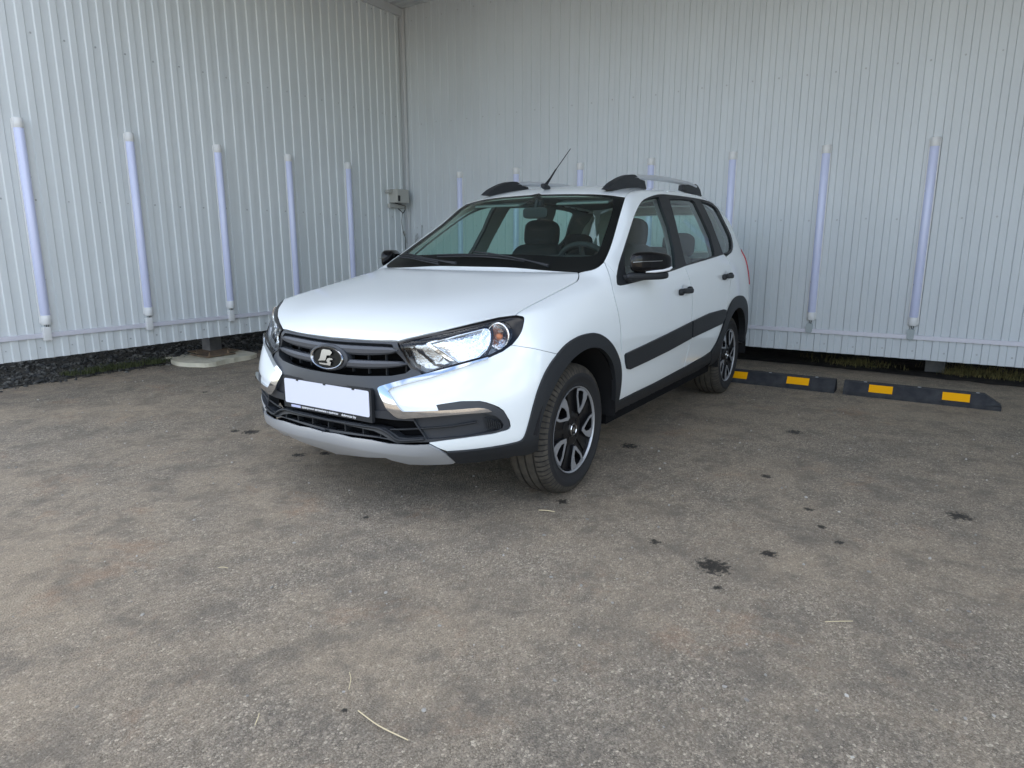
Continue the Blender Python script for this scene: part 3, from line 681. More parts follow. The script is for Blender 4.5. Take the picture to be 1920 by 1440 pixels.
def panel_mesh(loop, view, centre=False, off=0., depth=.012, holes=(), step=None, grid=None, gap=0., bulge=0., offs=None, rim=0.):
    step = step or (3. if view == 'cam' else .012); grid = grid or step*1.8
    if gap: loop = inset(resample(loop, step), gap)
    L = [resample(loop, step)]+[resample(h, step) for h in holes]
    V2 = []; E = []
    for lp in L:
        b = len(V2); V2 += lp; E += [(b+i, b+(i+1) % len(lp)) for i in range(len(lp))]
    nb = len(V2)
    xs = [p[0] for p in L[0]]; ys = [p[1] for p in L[0]]
    y = min(ys)+grid*.5; r = 0
    from mathutils.kdtree import KDTree
    kd = KDTree(nb)
    for i, p in enumerate(V2): kd.insert((p[0], p[1], 0), i)
    kd.balance()
    while y < max(ys):
        x = min(xs)+grid*(.5 if r % 2 else 0)
        while x < max(xs):
            if pip((x, y), L[0]) and not any(pip((x, y), h) for h in L[1:]) and kd.find((x, y, 0))[2] > grid*.45:
                V2.append(Vector((x, y)))
            x += grid
        y += grid*.87; r += 1
    vo, eo, fo, ov, oe, of = delaunay_2d_cdt([Vector(v[:2]) for v in V2], E, [], 0, 1e-7)
    fs = []
    for f in fo:
        c = ((vo[f[0]][0]+vo[f[1]][0]+vo[f[2]][0])/3, (vo[f[0]][1]+vo[f[1]][1]+vo[f[2]][1])/3)
        if pip(c, L[0]) and not any(pip(c, h) for h in L[1:]): fs.append(list(f))
    P = []; N = []
    for v in vo:
        p, n = unproj(view, v); P.append(p); N.append(n)
    if bulge:
        kb = KDTree(nb); 
        for i in range(nb):
            if abs(P[i].y) > .012: kb.insert((vo[i][0], vo[i][1], 0), i)
        kb.balance()
        for i, v in enumerate(vo):
            dd = kb.find((v[0], v[1], 0))[2]; P[i] = P[i]+N[i]*bulge*min(1, math.sqrt(dd/(grid*2.5)))
    if offs:
        for i, v in enumerate(vo): P[i] = P[i]+N[i]*offs(P[i])
    P = [p+n*off for p, n in zip(P, N)]
    if centre:      # half panel: snap its edge on to the centre line
        for i in range(nb):
            if abs(P[i].y) < .016: P[i].y = 0; N[i] = Vector((N[i].x, 0, N[i].z)).normalized()
    # orient outwards
    F2 = []
    for f in fs:
        a, b, c = (P[k] for k in f)
        F2.append(f if (b-a).cross(c-a).dot(N[f[0]]) > 0 else f[::-1])
    cnt = {}
    for f in F2:
        for i in range(3):
            e = (f[i], f[(i+1) % 3]); cnt[e] = 1
    bd = [e for e in cnt if (e[1], e[0]) not in cnt]
    if centre: bd = [e for e in bd if not (P[e[0]].y == 0 and P[e[1]].y == 0)]
    V = list(P); nrm = list(N); faces = F2; mp = {}
    if depth:
        def low(i):
            if i not in mp: mp[i] = len(V); V.append(P[i]-N[i]*depth); nrm.append(N[i])
            return mp[i]
        side = [[b, a, low(a), low(b)] for a, b in bd]
    else: side = []
    return V, nrm, faces, side
def mk_panel(name, loop, view, m, parent, mirror=False, both=False, rear_wall=False, **kw):
    """mirror: also make the far-side twin as its own object; both: both halves in ONE mesh. returns list of objects"""
    loops = loop if isinstance(loop[0][0], (list, tuple, Vector)) and not isinstance(loop[0][0], (int, float)) else [loop]
    V, N, F, SD = [], [], [], []
    for lp in loops:
        hl = kw.get('holes', ())
        v, n, f, s = panel_mesh(lp, view, centre=both, **kw)
        b = len(V); V += v; N += n; F += [[i+b for i in q] for q in f]; SD += [[i+b for i in q] for q in s]
    def make(sets, nm):
        VV, NN, FF, SS = [], [], [], []
        for sgn in sets:
            ix = []
            for k, (v, n) in enumerate(zip(V, N)):
                if len(sets) > 1 and sgn < 0 and v[1] == 0: ix.append(k); continue
                ix.append(len(VV)); VV.append((v[0], v[1]*sgn, v[2])); NN.append((n[0], n[1]*sgn, n[2]))
            FF += [[ix[i] for i in (q if sgn > 0 else q[::-1])] for q in F]; SS += [[ix[i] for i in (q if sgn > 0 else q[::-1])] for q in SD]
        me = mesh(VV, FF+SS, name=nm)
        me.polygons.foreach_set('use_smooth', [True]*len(FF)+[False]*len(SS))
        # master normals on the skin, flat on the flanges
        ln = []
        for p in me.polygons:
            if p.index < len(FF): ln += [NN[me.loops[l].vertex_index] for l in p.loop_indices]
            else: ln += [tuple(p.normal)]*len(p.loop_indices)
        me.normals_split_custom_set(ln)
        return link(nm, me, m, parent)
    if both: return [make((1, -1), name)]
    r = [make((1,), name)]
    if mirror: r.append(make((-1,), name))
    return r
def to_view(view, pts, src='cam'):
    out = []
    for p in pts:
        q = unproj(src, p)[0]
        out.append({'top': (q.x, q.y), 'side': (q.x, q.z), 'front': (q.y, q.z), 'rear': (q.y, q.z)}[view])
    return out
def symloop(view, pts, src='cam'):
    "near-half outline (from centre line round to centre line) -> full closed symmetric loop in top/front view"
    q = to_view(view, pts, src) if src else list(pts)
    k = 1 if view == 'top' else 0
    q = [p for p in q if p[k] > .004]
    def flip(p): return (p[0], -p[1]) if k == 1 else (-p[0], p[1])
    return q+[flip(p) for p in q[::-1]]
def surf_at(view, p, off=0.):
    q, n = unproj(view, p); return q+n*off, n
# ------------------------------------------------------------------ materials of the car
BLACKP = mat('black_plastic', (.014, .016, .019), .55, spec=.4, bump=(900, .0004))
GRILLE = mat('grille_plastic', (.030, .034, .041), .42, spec=.5)
DARK = mat('dark_void', (.006, .006, .007), .9, spec=.1)
GLOSSB = mat('gloss_black', (.004, .004, .005), .12, spec=.35)
FRIT = mat('frit_black', (.006, .007, .007), .30, spec=.12)
SLATM = mat('slat_plastic', (.062, .067, .077), .40, spec=.5)
CHROME = mat('chrome', (.62, .64, .67), .08, metal=1)
SILVER = mat('silver_paint', (.41, .43, .455), .36, metal=.5, coat=.4)
RAILM = mat('rail_silver', (.55, .57, .60), .35, metal=.4)
RUBBER = mat('tyre_rubber', (.020, .020, .021), .75, spec=.25, bump=(300, .0006))
TREAD = mat('tyre_tread', (.050, .046, .040), .9, spec=.15, bump=(500, .0008), noise=(30, (.085, .075, .062), .35, .75))
RIMB = mat('rim_black', (.007, .007, .008), .30, spec=.35)
RIMS = mat('rim_machined', (.40, .41, .43), .36, metal=.6)
STEEL = mat('brake_steel', (.30, .29, .28), .4, metal=.9, noise=(40, (.16, .13, .11), .4, .7))
PLATE = mat('plate_white', (.68, .70, .80), .35)
SEATM = mat('seat_fabric', (.020, .022, .025), .95, spec=.15, bump=(400, .001))
DASH = mat('dash_plastic', (.022, .024, .027), .7, spec=.3)
HEADL = mat('headliner', (.20, .215, .215), .95, spec=.1)
AMBER = mat('amber', (.50, .16, .05), .3)
REDL = mat('tail_lamp_red', (.45, .03, .05), .12, coat=1)
WHITEL = mat('lens_white', (.75, .77, .8), .25)
def glass(name, col, alpha=.0):
    m = bpy.data.materials.new(name); m.use_nodes = True; t = m.node_tree; t.nodes.clear()
    out = t.nodes.new('ShaderNodeOutputMaterial'); mx = t.nodes.new('ShaderNodeMixShader')
    tr = t.nodes.new('ShaderNodeBsdfTransparent'); gl = t.nodes.new('ShaderNodeBsdfGlossy'); fr = t.nodes.new('ShaderNodeFresnel')
    tr.inputs[0].default_value = (*col, 1); gl.inputs['Roughness'].default_value = .0; gl.inputs[0].default_value = (.95, .97, 1, 1)
    fr.inputs[0].default_value = 1.5
    geo = t.nodes.new('ShaderNodeNewGeometry'); inv = t.nodes.new('ShaderNodeMath'); inv.operation = 'SUBTRACT'; inv.inputs[0].default_value = 1
    mu = t.nodes.new('ShaderNodeMath'); mu.operation = 'MULTIPLY'
    t.links.new(geo.outputs['Backfacing'], inv.inputs[1]); t.links.new(fr.outputs[0], mu.inputs[0]); t.links.new(inv.outputs[0], mu.inputs[1])
    t.links.new(mu.outputs[0], mx.inputs[0]); t.links.new(tr.outputs[0], mx.inputs[1]); t.links.new(gl.outputs[0], mx.inputs[2])
    t.links.new(mx.outputs[0], out.inputs[0]); return m
GLASS = glass('tinted_glass', (.68, .86, .80))
LENS = glass('clear_lens', (.95, .97, .98))

car = empty('car', (0, 0, 0))
tag(car, 'white estate car with black wheel-arch trim, roof rails and a blank number plate', 'car')

# ------------------------------------------------------------------ outlines, near side (photo pixels -> master surface)
SEAM_HOOD = cr([(1084,511.5),(1085.5,517),(1084,524),(1078,530),(1054,543),(1022,559.5),(992,575),(975,584.5),(967,591)], 3)
HL_TOP = [(967,591.4),(935,595.4),(876,609.6),(828.8,621.4),(781.6,632),(747.4,641.4)]
HOOD_EDGE = cr([(747.4,641),(734,639.8),(715,639.9),(687,639.2),(664,637.6),(640,635.5)], 2)
HL_TIP = cr([(967,591.4),(976,592.6),(982.3,595.6),(981.5,606),(978,620),(970.5,633.2),(958.7,647.3)], 2)
HL_BOT = [(958.7,647.3),(942.2,659.1),(918.6,669.8),(885,678.3),(852.5,686.6),(820,696.5),(799,702.6)]
HL_IN = [(799,702.6),(781.6,694.6),(768.7,688.5),(755.7,662),(747.4,641.4)]
BUMP_SEAM = [(958.7,647.3),(1000,653.5),(1044.3,663.9)]
ARCH_HI = cr([(1044.3,663.9),(1061,645.6),(1084,631),(1107,625),(1122,626.5),(1137.5,636.4),(1149.7,651.7),(1158.9,673),(1162.7,694.5),(1162,720.4),(1157.4,752.5)], 3)
ARCH_LO = cr([(838.3,846.1),(876,843.3),(923.3,837.4),(965.8,829),(980,822),(987,805.5),(994,780),(1000,757),(1007,733),(1018.4,704),(1030.6,682.2),(1044.3,663.9)], 3)
FSEAM = cr([(1133,490.6),(1138.7,504.7),(1144.3,521.5),(1148,539),(1152.8,559.5),(1159,585),(1163.2,612),(1164.7,640),(1164.8,668),(1164,695),(1162,722),(1157.4,752.5)], 2)
SILL_TOP = [(1157.4,752.5),(1190,736),(1227.5,718),(1281.8,689),(1320,667.5),(1331.7,659.5)]
RARCH = cr([(1331.7,659.5),(1343,641),(1353.3,614.7),(1360,591.7),(1368.3,570),(1377,558),(1386,554),(1393,556.5),(1398,565),(1400.3,580),(1400.3,598),(1397.5,622),(1391,645)], 3)
BSEAM = cr([(1281.8,689),(1289.8,659),(1294,637),(1297,606),(1298.3,572),(1297,545),(1293,523),(1283.5,499)], 2)
CSEAM = cr([(1357,476.5),(1366,487),(1370.4,503),(1370.8,522),(1368,548),(1363,575),(1360,591.7)], 2)
DLO_BOT = [(1157,529.5),(1158,533.5),(1163,535),(1172,533.5),(1208,524.5),(1240,514),(1266,505.5),(1283.5,499),(1316.7,489.2),(1342,481.5),(1357,476.8),(1371.8,473)]
DLO_TOP = cr([(1371.8,473),(1374.6,467),(1375,455),(1371,438),(1360,415.6),(1347.4,391),(1336.5,380.6),(1325.7,375.9),(1307.7,371.9),(1280.6,367.7),(1253.5,364.5),(1240.8,363.7),(1226.4,365.9),(1208.3,373.1),(1199.3,383),(1190.3,401.1),(1179.5,433.6),(1168.6,467.9),(1159.6,496.8),(1156.2,516),(1157,529.5)], 2)
WS_SIDE = cr([(1085,510),(1107.8,506.5),(1121.9,500.5),(1133,490.6),(1144.4,465.3),(1152,441),(1161,409),(1168,385),(1172.5,369.7)], 2)
WS_TOP = cr([(1172.5,369.7),(1150,366.3),(1121.9,364),(1065.6,363.2),(1030,363.7),(1000,364.6)], 2)
DITCH = cr([(1172.5,369.7),(1177.6,363.2),(1186.7,356.5),(1201,351.5),(1225,349.5),(1255,351),(1280,354.5),(1298.6,358.7),(1315,362.3)], 2)

# ------------------------------------------------------------------ hood
hood_half = to_view('top', HOOD_EDGE[::-1]+HL_TOP[::-1][1:]+SEAM_HOOD[::-1])
q = [p for p in hood_half if p[1] > .01]
q[0] = (q[0][0], q[0][1])
h0 = [(.669, 0), (.668, .04)]
h0 = [p for p in h0 if p[1] < q[0][1]-.02]
hood_loop = h0+q+[(-.352, .5), (-.352, .3), (-.350, .1), (-.350, 0)]
hood_loop = hood_loop+[(p[0], -p[1]) for p in hood_loop[::-1] if p[1] > .003]
mk_panel('hood', hood_loop, 'top', PAINT, car, step=.012, grid=.022, gap=.0030, off=.002, depth=.018)
# ------------------------------------------------------------------ fenders, doors, bumper wings
ws_low = cr([(1085,510),(1107.8,506.5),(1121.9,500.5),(1133,490.6)], 2)
fender = SEAM_HOOD[::-1]+ws_low[1:]+FSEAM[1:]+ARCH_HI[::-1][1:]+BUMP_SEAM[::-1][1:]+HL_TIP[::-1][1:]
mk_panel('fender', fender, 'cam', PAINT, car, mirror=True, gap=.75, depth=.02, grid=6)
belt_f = [(1283.5,499),(1266,505.5),(1240,514),(1208,524.5),(1172,533.5),(1163,535),(1158,533.5),(1157,529.5),(1156.2,516),(1145,502),(1133,490.6)]
fdoor = FSEAM+SILL_TOP[1:4]+BSEAM[1:]+belt_f[1:]
FDOORS = mk_panel('front_door', fdoor, 'cam', PAINT, car, mirror=True, gap=.75, depth=.02, grid=6)
CS2 = cr([(1357,476.5),(1366,487),(1370.4,503),(1370.8,522),(1368,548),(1363,575),(1360,591.7)], 2)
ra_low = cr([(1331.7,659.5),(1343,641),(1353.3,614.7),(1360,591.7)], 3)
rdoor = SILL_TOP[3:]+ra_low[1:]+CS2[::-1][1:]+[(1342,481.5),(1316.7,489.2),(1283.5,499)]+BSEAM[::-1][1:]
RDOORS = mk_panel('rear_door', rdoor, 'cam', PAINT, car, mirror=True, gap=.45, depth=.02, grid=5, step=2.5)
wing = [(716,724.5),(795.8,703.4)]+HL_BOT[::-1][1:]+BUMP_SEAM[1:]+ARCH_LO[::-1][1:]+[(824,841),(805.2,831.5),(805,829.6),(872.5,820.9),(923.3,813.8),(950,807),(956,803.5),(957.5,799.6),(956,790),(951.6,781.9),(944.5,770),(935,763),(923.3,758.3),(912,754.5),(899.7,751.9),(864.3,752.4),(833.6,757),(818.2,759.5),(822,768.9),(805.2,772),(762.8,774),(750,768),(728,736),(720,730)]
mk_panel('front_bumper', wing, 'cam', PAINT, car, mirror=True, gap=.3, depth=.03, grid=6)
# side frame (A pillar, roof side) and quarter panel
frame = WS_SIDE[WS_SIDE.index(min(WS_SIDE, key=lambda p: abs(p[0]-1133))):]+DITCH[1:]
D2 = DLO_TOP[::-1]
iA = min(range(len(D2)), key=lambda i: abs(D2[i][0]-1156.2)+abs(D2[i][1]-516))
iB = min(range(len(D2)), key=lambda i: abs(D2[i][0]-1325.7)+abs(D2[i][1]-375.9))
frame = frame+[(1327,367.5)]+D2[iA:iB+1][::-1]+[(1145,502)]
mk_panel('side_frame', frame, 'cam', PAINT, car, mirror=True, depth=.03, grid=5, step=2.5)
qs = to_view('side', [(1327,367.5)]+[tuple(p) for p in D2[iB:]]+CSEAM[1:]+RARCH[RARCH.index(min(RARCH, key=lambda p: abs(p[0]-1360)+abs(p[1]-591.7))):][1:])
quarter = qs+[(-2.80, .35), (-3.0, .34), (-3.12, .36), (-3.14, .55), (-3.10, .80), (-3.06, 1.0), (-3.02, 1.10), (-2.98, 1.25), (-2.93, 1.36), (-2.84, 1.42), (-2.75, 1.44)]
mk_panel('quarter_panel', quarter, 'side', PAINT, car, mirror=True, step=.015, grid=.03, depth=.03)
# roof
roof_half = to_view('top', WS_TOP[::-1]+DITCH[1:])
roof_half = [p for p in roof_half if p[1] > .02]
roof_loop = [(-1.020, 0)]+roof_half+[(-2.72, .53), (-2.80, .525), (-2.88, .45), (-2.93, .25), (-2.945, 0)]
roof_loop = roof_loop+[(p[0], -p[1]) for p in roof_loop[::-1] if p[1] > .003]
mk_panel('roof', roof_loop, 'top', PAINT, car, step=.015, grid=.035, gap=.002, depth=.02)
rear_loop = [(0, .37), (.30, .37), (.56, .385), (.64, .45), (.645, .8), (.62, 1.0), (.59, 1.15), (.55, 1.30), (.50, 1.40), (.40, 1.44), (0, 1.452)]
rear_loop = rear_loop+[(-p[0], p[1]) for p in rear_loop[::-1] if p[0] > .003]
rg = [(0, 1.06), (.40, 1.06), (.50, 1.09), (.50, 1.20), (.46, 1.32), (.40, 1.37), (0, 1.375)]
rg = rg+[(-p[0], p[1]) for p in rg[::-1] if p[0] > .003]
mk_panel('tailgate', rear_loop, 'rear', PAINT, car, step=.02, grid=.04, holes=[rg], depth=.03)
mk_panel('rear_window', rg, 'rear', GLASS, car, step=.02, grid=.05, off=-.004, depth=0)
# rounded rear corners between quarter panel and tailgate
mb = MB()
for sg in (1, -1):
    rows = []
    for k in range(27):
        z = .36+(1.42-.36)*k/26
        h1 = unproj('side', (-3.12+.03*(z-.4)+.24*max(0, z-1.06), z))[0]
        y2 = .63 if z < 1.0 else .63-.22*(z-1.0)
        h2 = unproj('rear', (y2, z))[0]
        row = []
        for j in range(7):
            t = j/6; p = h1.lerp(h2, t); loc, n, i, d = BVH.find_nearest(p+Vector((-.03, .03, 0)))
            row.append(Vector((loc.x, loc.y*sg, loc.z)))
        rows.append(row)
    mb.grid(rows)
mb.build('rear_corner', PAINT, car)
# taillights (vertical, on the rear corner)
tl = [(-2.875, 1.06), (-2.90, 1.075), (-2.99, 1.08), (-3.07, 1.07), (-3.10, .95), (-3.10, .80), (-3.0, .80), (-2.95, .87), (-2.905, .96)]
mk_panel('taillight', tl, 'side', REDL, car, mirror=True, step=.01, grid=.02, off=.006, depth=.02)
# ------------------------------------------------------------------ windscreen, windows
ws_half = to_view('top', WS_TOP[::-1])
ws_half = [p for p in ws_half if p[1] > .02]
wsd = to_view('top', WS_SIDE[::-1][:])
wsd = [p for p in wsd if p[1] < .745]
ws_loop = [(-1.022, 0)]+ws_half+wsd[1:-1]+[(-.370, .63), (-.355, .5), (-.34, .2), (-.34, 0)]
inner = [(-.985, 0), (-.987, .20), (-.995, .36), (-1.005, .475), (-.99, .508), (-.90, .546), (-.80, .574), (-.65, .612), (-.56, .635), (-.515, .625), (-.475, .50), (-.455, .30), (-.45, 0)]
ws_full = ws_loop+[(p[0], -p[1]) for p in ws_loop[::-1] if p[1] > .003]
in_full = cr(inner, 2)+[(p[0], -p[1]) for p in cr(inner, 2)[::-1] if p[1] > .003]
mk_panel('windscreen_surround', ws_full, 'top', FRIT, car, step=.015, grid=.03, holes=[in_full], off=-.002, depth=.01)
mk_panel('windscreen', in_full, 'top', GLASS, car, step=.015, grid=.04, off=-.003, depth=0)
G_F = cr([(1170.4,474),(1177,451),(1184,425),(1192,398.5),(1201.5,382.5),(1212,374),(1225,370),(1236.3,368.6)], 2)+[(1242.6,388),(1255.3,422.8),(1264.3,462.5),(1267,484.2),(1267.8,501),(1226,514.5),(1200,523),(1176,529.5),(1173.5,505)]
G_R = [(1256.3,372.5),(1280,372.2),(1298.4,374.2),(1304,378.5),(1316.7,404.7),(1333,441),(1340.6,471.5),(1340.5,478.5),(1316.7,486.2),(1287.5,495.3),(1283,478),(1278.8,462.5),(1268,415.6)]
G_Q = cr([(1314.5,376.6),(1327.5,380),(1338.4,385.5),(1346.5,395.5),(1358.2,418),(1368.5,439.5),(1372,453.5),(1371.8,466),(1368,471)], 2)+[(1356.6,474.8),(1349,453.5),(1334.7,415.6),(1322,388.5)]
dlo = DLO_BOT[:-1]+DLO_TOP
mk_panel('window_trim', dlo, 'cam', BLACKP, car, mirror=True, holes=[G_F, G_R, G_Q], grid=5, step=2.5, off=-.004, depth=.022)
for L_, n_ in ((G_F, 'front_door_window'), (G_R, 'rear_door_window'), (G_Q, 'quarter_window')):
    mk_panel(n_, L_, 'cam', GLASS, car, mirror=True, grid=6, step=3, off=-.014, depth=0)
# ------------------------------------------------------------------ arch trims, sill, door mouldings
in_f = cr([(857,867),(905,864.5),(950,861),(985,857),(1003,851),(1006,835),(1008,815.6),(1012,792),(1018,769),(1026,747),(1037.8,722),(1048,704),(1061,684.8),(1073,671),(1085.6,660.8),(1096,655),(1107,651.7),(1122,652.5),(1133,660.8),(1142,673),(1148.2,690),(1151,712.8),(1151,743),(1149,757),(1147,774)], 2)
ftrim = ARCH_LO+ARCH_HI[1:]+[(1160,752),(1159,766),(1150,781)]+in_f[::-1][1:]
mk_panel('front_arch_trim', ftrim, 'cam', BLACKP, car, mirror=True, off=.010, depth=.022, grid=5, step=2.5, bulge=.006)
sill = SILL_TOP+[(1337,651),(1341,668),(1330,679),(1291.5,704.5),(1262,719.5),(1227.5,738.8),(1190,759),(1152,779.5),(1157,766)]
mk_panel('sill_trim', sill, 'cam', BLACKP, car, mirror=True, off=.006, depth=.05, grid=5, step=2.5, bulge=.004)
def xz(pts, y): # outlines given in car x,z
    return pts
import math as _m
rout = to_view('side', RARCH)
rin = [(-2.476+.352*math.cos(a), .305+.352*math.sin(a)) for a in [R(8+(164-8)*k/20)for k in range(21)]]   # from rear (small angle is forward)
rfront = [(-2.09, .30), (-2.07, .36)]
rtrim = [p for p in rout]+[(-2.80, .36)]+[(-2.476+.355*math.cos(R(a)), .305+.352*math.sin(R(a))) for a in range(170, -1, -8)]+[(-2.105, .27), (-2.00, .29)]
mk_panel('rear_arch_trim', rtrim, 'side', BLACKP, car, mirror=True, off=.010, depth=.05, step=.012, grid=.02, bulge=.006)
mold_f = [(1170.5,666),(1172.5,662.5),(1210,645),(1250,626),(1294.8,603.5),(1294,634),(1250,658),(1210,677.5),(1178,692.3),(1174,691),(1171.5,680)]
mold_r = [(1297,602.4),(1330,587),(1356,580),(1359.5,581),(1358.5,594),(1351.5,607),(1330,617),(1296.3,632.8)]
mk_panel('door_moulding', mold_f, 'cam', BLACKP, car, mirror=True, off=.012, depth=.02, grid=5, bulge=.004)
mk_panel('door_moulding', mold_r, 'cam', BLACKP, car, mirror=True, off=.012, depth=.02, grid=4, bulge=.004)
# ------------------------------------------------------------------ bumper lower: intake, skid plate, chrome
cz = lambda z: project(unproj('front', (0.001, z))[0])
black = [cz(.452), (701.4,771),(736,771),(750,775),(762.8,779),(805,777),(823,771),(818.2,760.2),(833.6,757.6),(864.3,753),(899.7,752.4),(923.3,759),(944.5,770.6),(951.6,782.2),(956.6,799.6),(953,805),(923.3,813),(872.5,820.2),(805,829.2),(743.9,831),(728,824.6),(708,821)]+[cz(.335+(.452-.335)*k/8) for k in range(8)]
v_up = [cz(.424),(700,783),(740,788),(775,790),(781.6,800.8),(796,820),(765,822),(748,820.5),(734,810.5),(722,803.5),(703.7,799),cz(.391)]
v_lo = [cz(.380),(700,808),(716,815),(728,822.3),(716,820.6),(700,817.6),cz(.347)]
fog = [(774,784.5),(800,784),(850,781),(911.5,776),(930,780.5),(940,789),(944.5,797),(942,804),(933,807.5),(905,814),(873.7,819),(800,824.5),(786,803)]
mk_panel('intake_back', black, 'cam', DARK, car, both=True, off=-.075, depth=0, grid=8, step=4)
mk_panel('lower_grille', black, 'cam', GRILLE, car, both=True, off=-.002, depth=.05, holes=[v_up, v_lo, fog], grid=5, step=2.5)
mk_panel('fog_lamp_cover', fog, 'cam', GRILLE, car, mirror=True, off=-.020, depth=.004, grid=5, offs=lambda p: .010*math.exp(-((p.z-.415)/.012)**2)-.012*max(0, (p.y-.62))/.1)
# lip, ribs and slat of the intake
mb = MB()
def track(view, pts, off): return [surf_at(view, p, off)[0] for p in pts]
def sym3(ps): return ps+[Vector((p.x, -p.y, p.z)) for p in ps[::-1] if p.y > .002]
lipc = track('cam', cr([(796,823),(765,825.5),(745,824),(731,813.5),(718,806),(703.7,801.5),(672,797.5),cz(.386)], 3), .006)
mb.tube(sym3(lipc), .006, 8)
slat_ = track('cam', cr([(895,792),(850,800),(800,804),(760,806),(730,806)], 2), -.008)
for sg in (1, -1): mb.tube([Vector((p.x, p.y*sg, p.z)) for p in slat_], .0045, 6)
for y in (-.29, -.2, -.1, 0, .1, .2, .29):
    a = unproj('front', (y, .36))[0]; mb.box((a.x-.022, y, .366), (.03, .006, .030))
for sg in (1, -1):
    for k in range(7):
        p, n = surf_at('cam', (912+k*4.2, 783.5+k*1.6), -.008); p2, _ = surf_at('cam', (916+k*4.0, 806-k*.2), -.008)
        p = Vector((p.x, p.y*sg, p.z)); p2 = Vector((p2.x, p2.y*sg, p2.z)); mb.tube([p, p2], .0035, 6)
mb.build('intake_slats', BLACKP, car)
skid_top = [cz(.337),(640,812.8),(663,818.8),(700,823.6),(733.6,830),(770,832),(805,832.2)]
skid = skid_top[1:]+[(820,840),(837.5,851),(857.3,866.8),(830,868.8),(800,869.8),(767,868.5),(735,861),(724.4,856.5),(690,855.5),(663.3,852.5)]+[cz(.226+(.337-.226)*k/8) for k in range(9)]
mk_panel('skid_plate', skid, 'cam', SILVER, car, both=True, off=.006, depth=.008, grid=4, step=2.5, bulge=.004,
         offs=lambda p: .016*max(0, min(1, (p.z-.290)/.012))*max(0, 1-max(0, abs(p.y)-.45)/.08))
ch_up = cr([(711,730),(712.5,726.6),(721.4,722.9),(758,713),(795.8,702.8),(852.5,688),(890,677.6),(915,670.4)], 2)+[(916,673.2),(890,681.5),(852.5,694.5),(805.2,710),(765,720),(734.4,728.8),(729.7,734)]+cr([(729.7,734),(740,750),(751,764.8),(756,769),(762.8,770.6),(805.2,769.6),(852.5,767.3),(895,763.8),(914,766)], 2)[1:]+[(922,770.8),(900,773),(876,774.6),(805.2,780.5),(760,783.5),(749,782.5),(741.5,778.5),(727.3,765.4),(715.5,741.8)]
mk_panel('chrome_trim', ch_up, 'cam', CHROME, car, mirror=True, off=.012, depth=.022, grid=3, step=1.6, bulge=.005)
# ------------------------------------------------------------------ radiator grille
sur_half = [(0, .7285), (.10, .7300), (.20, .7335), (.30, .7365), (.343, .7385), (.366, .700), (.410, .655), (.452, .610), (.38, .588), (.315, .566), (.306, .556), (.318, .535), (.333, .500), (.350, .468), (.352, .450), (.26, .447), (0, .444)]
void_half = [(0, .7215), (.10, .7230), (.20, .7265), (.29, .7290), (.325, .7285), (.350, .690), (.380, .658), (.402, .632), (.385, .616), (.33, .604), (.20, .594), (.10, .589), (0, .588)]
def full(h): return h+[(-p[0], p[1]) for p in h[::-1] if p[0] > .003]
rsur = full(sur_half); rvoid = full(void_half)
mk_panel('grille_surround', rsur, 'front', GRILLE, car, holes=[rvoid], step=.010, grid=.018, depth=.05, off=-.002,
         offs=lambda p: .016*math.exp(-((p.z-(.552+.1*p.y*p.y))/.016)**2)*max(0, 1-(abs(p.y)/.34)**4)-.010*max(0, min(1, (.535-p.z)/.02)))
mb = MB()
def slat(zc, h, ymax, lean=0.):
    rows = []; N = 61
    for k in range(N):
        y = -ymax+2*ymax*k/(N-1); t = abs(y)/ymax
        hh = h*(1-.55*t**5)*(1 if t < .96 else .55); z = zc+lean*y*y
        p, n = surf_at('front', (y, z)); px = p.x
        sec = [(-.045, .30), (-.018, .46), (-.004, .42), (.003, .15), (.002, -.25), (-.006, -.48), (-.030, -.5), (-.045, -.3)]
        rows.append([Vector((px+a, y, z+b*hh)) for a, b in sec])
    mb.grid([[r[i] for i in range(8)]+[r[0]] for r in rows]); mb.add(rows[0], [tuple(range(8))]); mb.add(rows[-1], [tuple(range(8))[::-1]])
slat(.690, .041, .352, .12); mb.build('grille_slat', SLATM, car, auto=35); mb = MB(); slat(.634, .036, .385, .12)
mb.build('grille_slat', SLATM, car, auto=35)
mb = MB()
for k in range(-4, 5):
    y = k*.088
    for z0, z1 in ((.592, .73),):
        x = unproj('front', (y, .66))[0].x-.048; mb.box((x, y, (z0+z1)/2), (.012, .004, z1-z0))
xb = unproj('front', (0, .70))[0].x-.05
for s_ in range(-6, 7):
    y = s_*.055; x = unproj('front', (y, .70))[0].x-.052; mb.box((x, y, .716), (.012, .058, .030))
mb.build('grille_ribs', GRILLE, car)
mb = MB(); mb.box((.42, 0, .52), (.30, .80, .40)); mb.box((.1, 0, .50), (.9, .86, .46)); mb.box((.55, 0, .35), (.10, .74, .16)); mb.box((.600, 0, .318), (.17, .74, .03)); mb.box((.56, 0, .45), (.10, .70, .10)); mb.build('radiator', DARK, car)
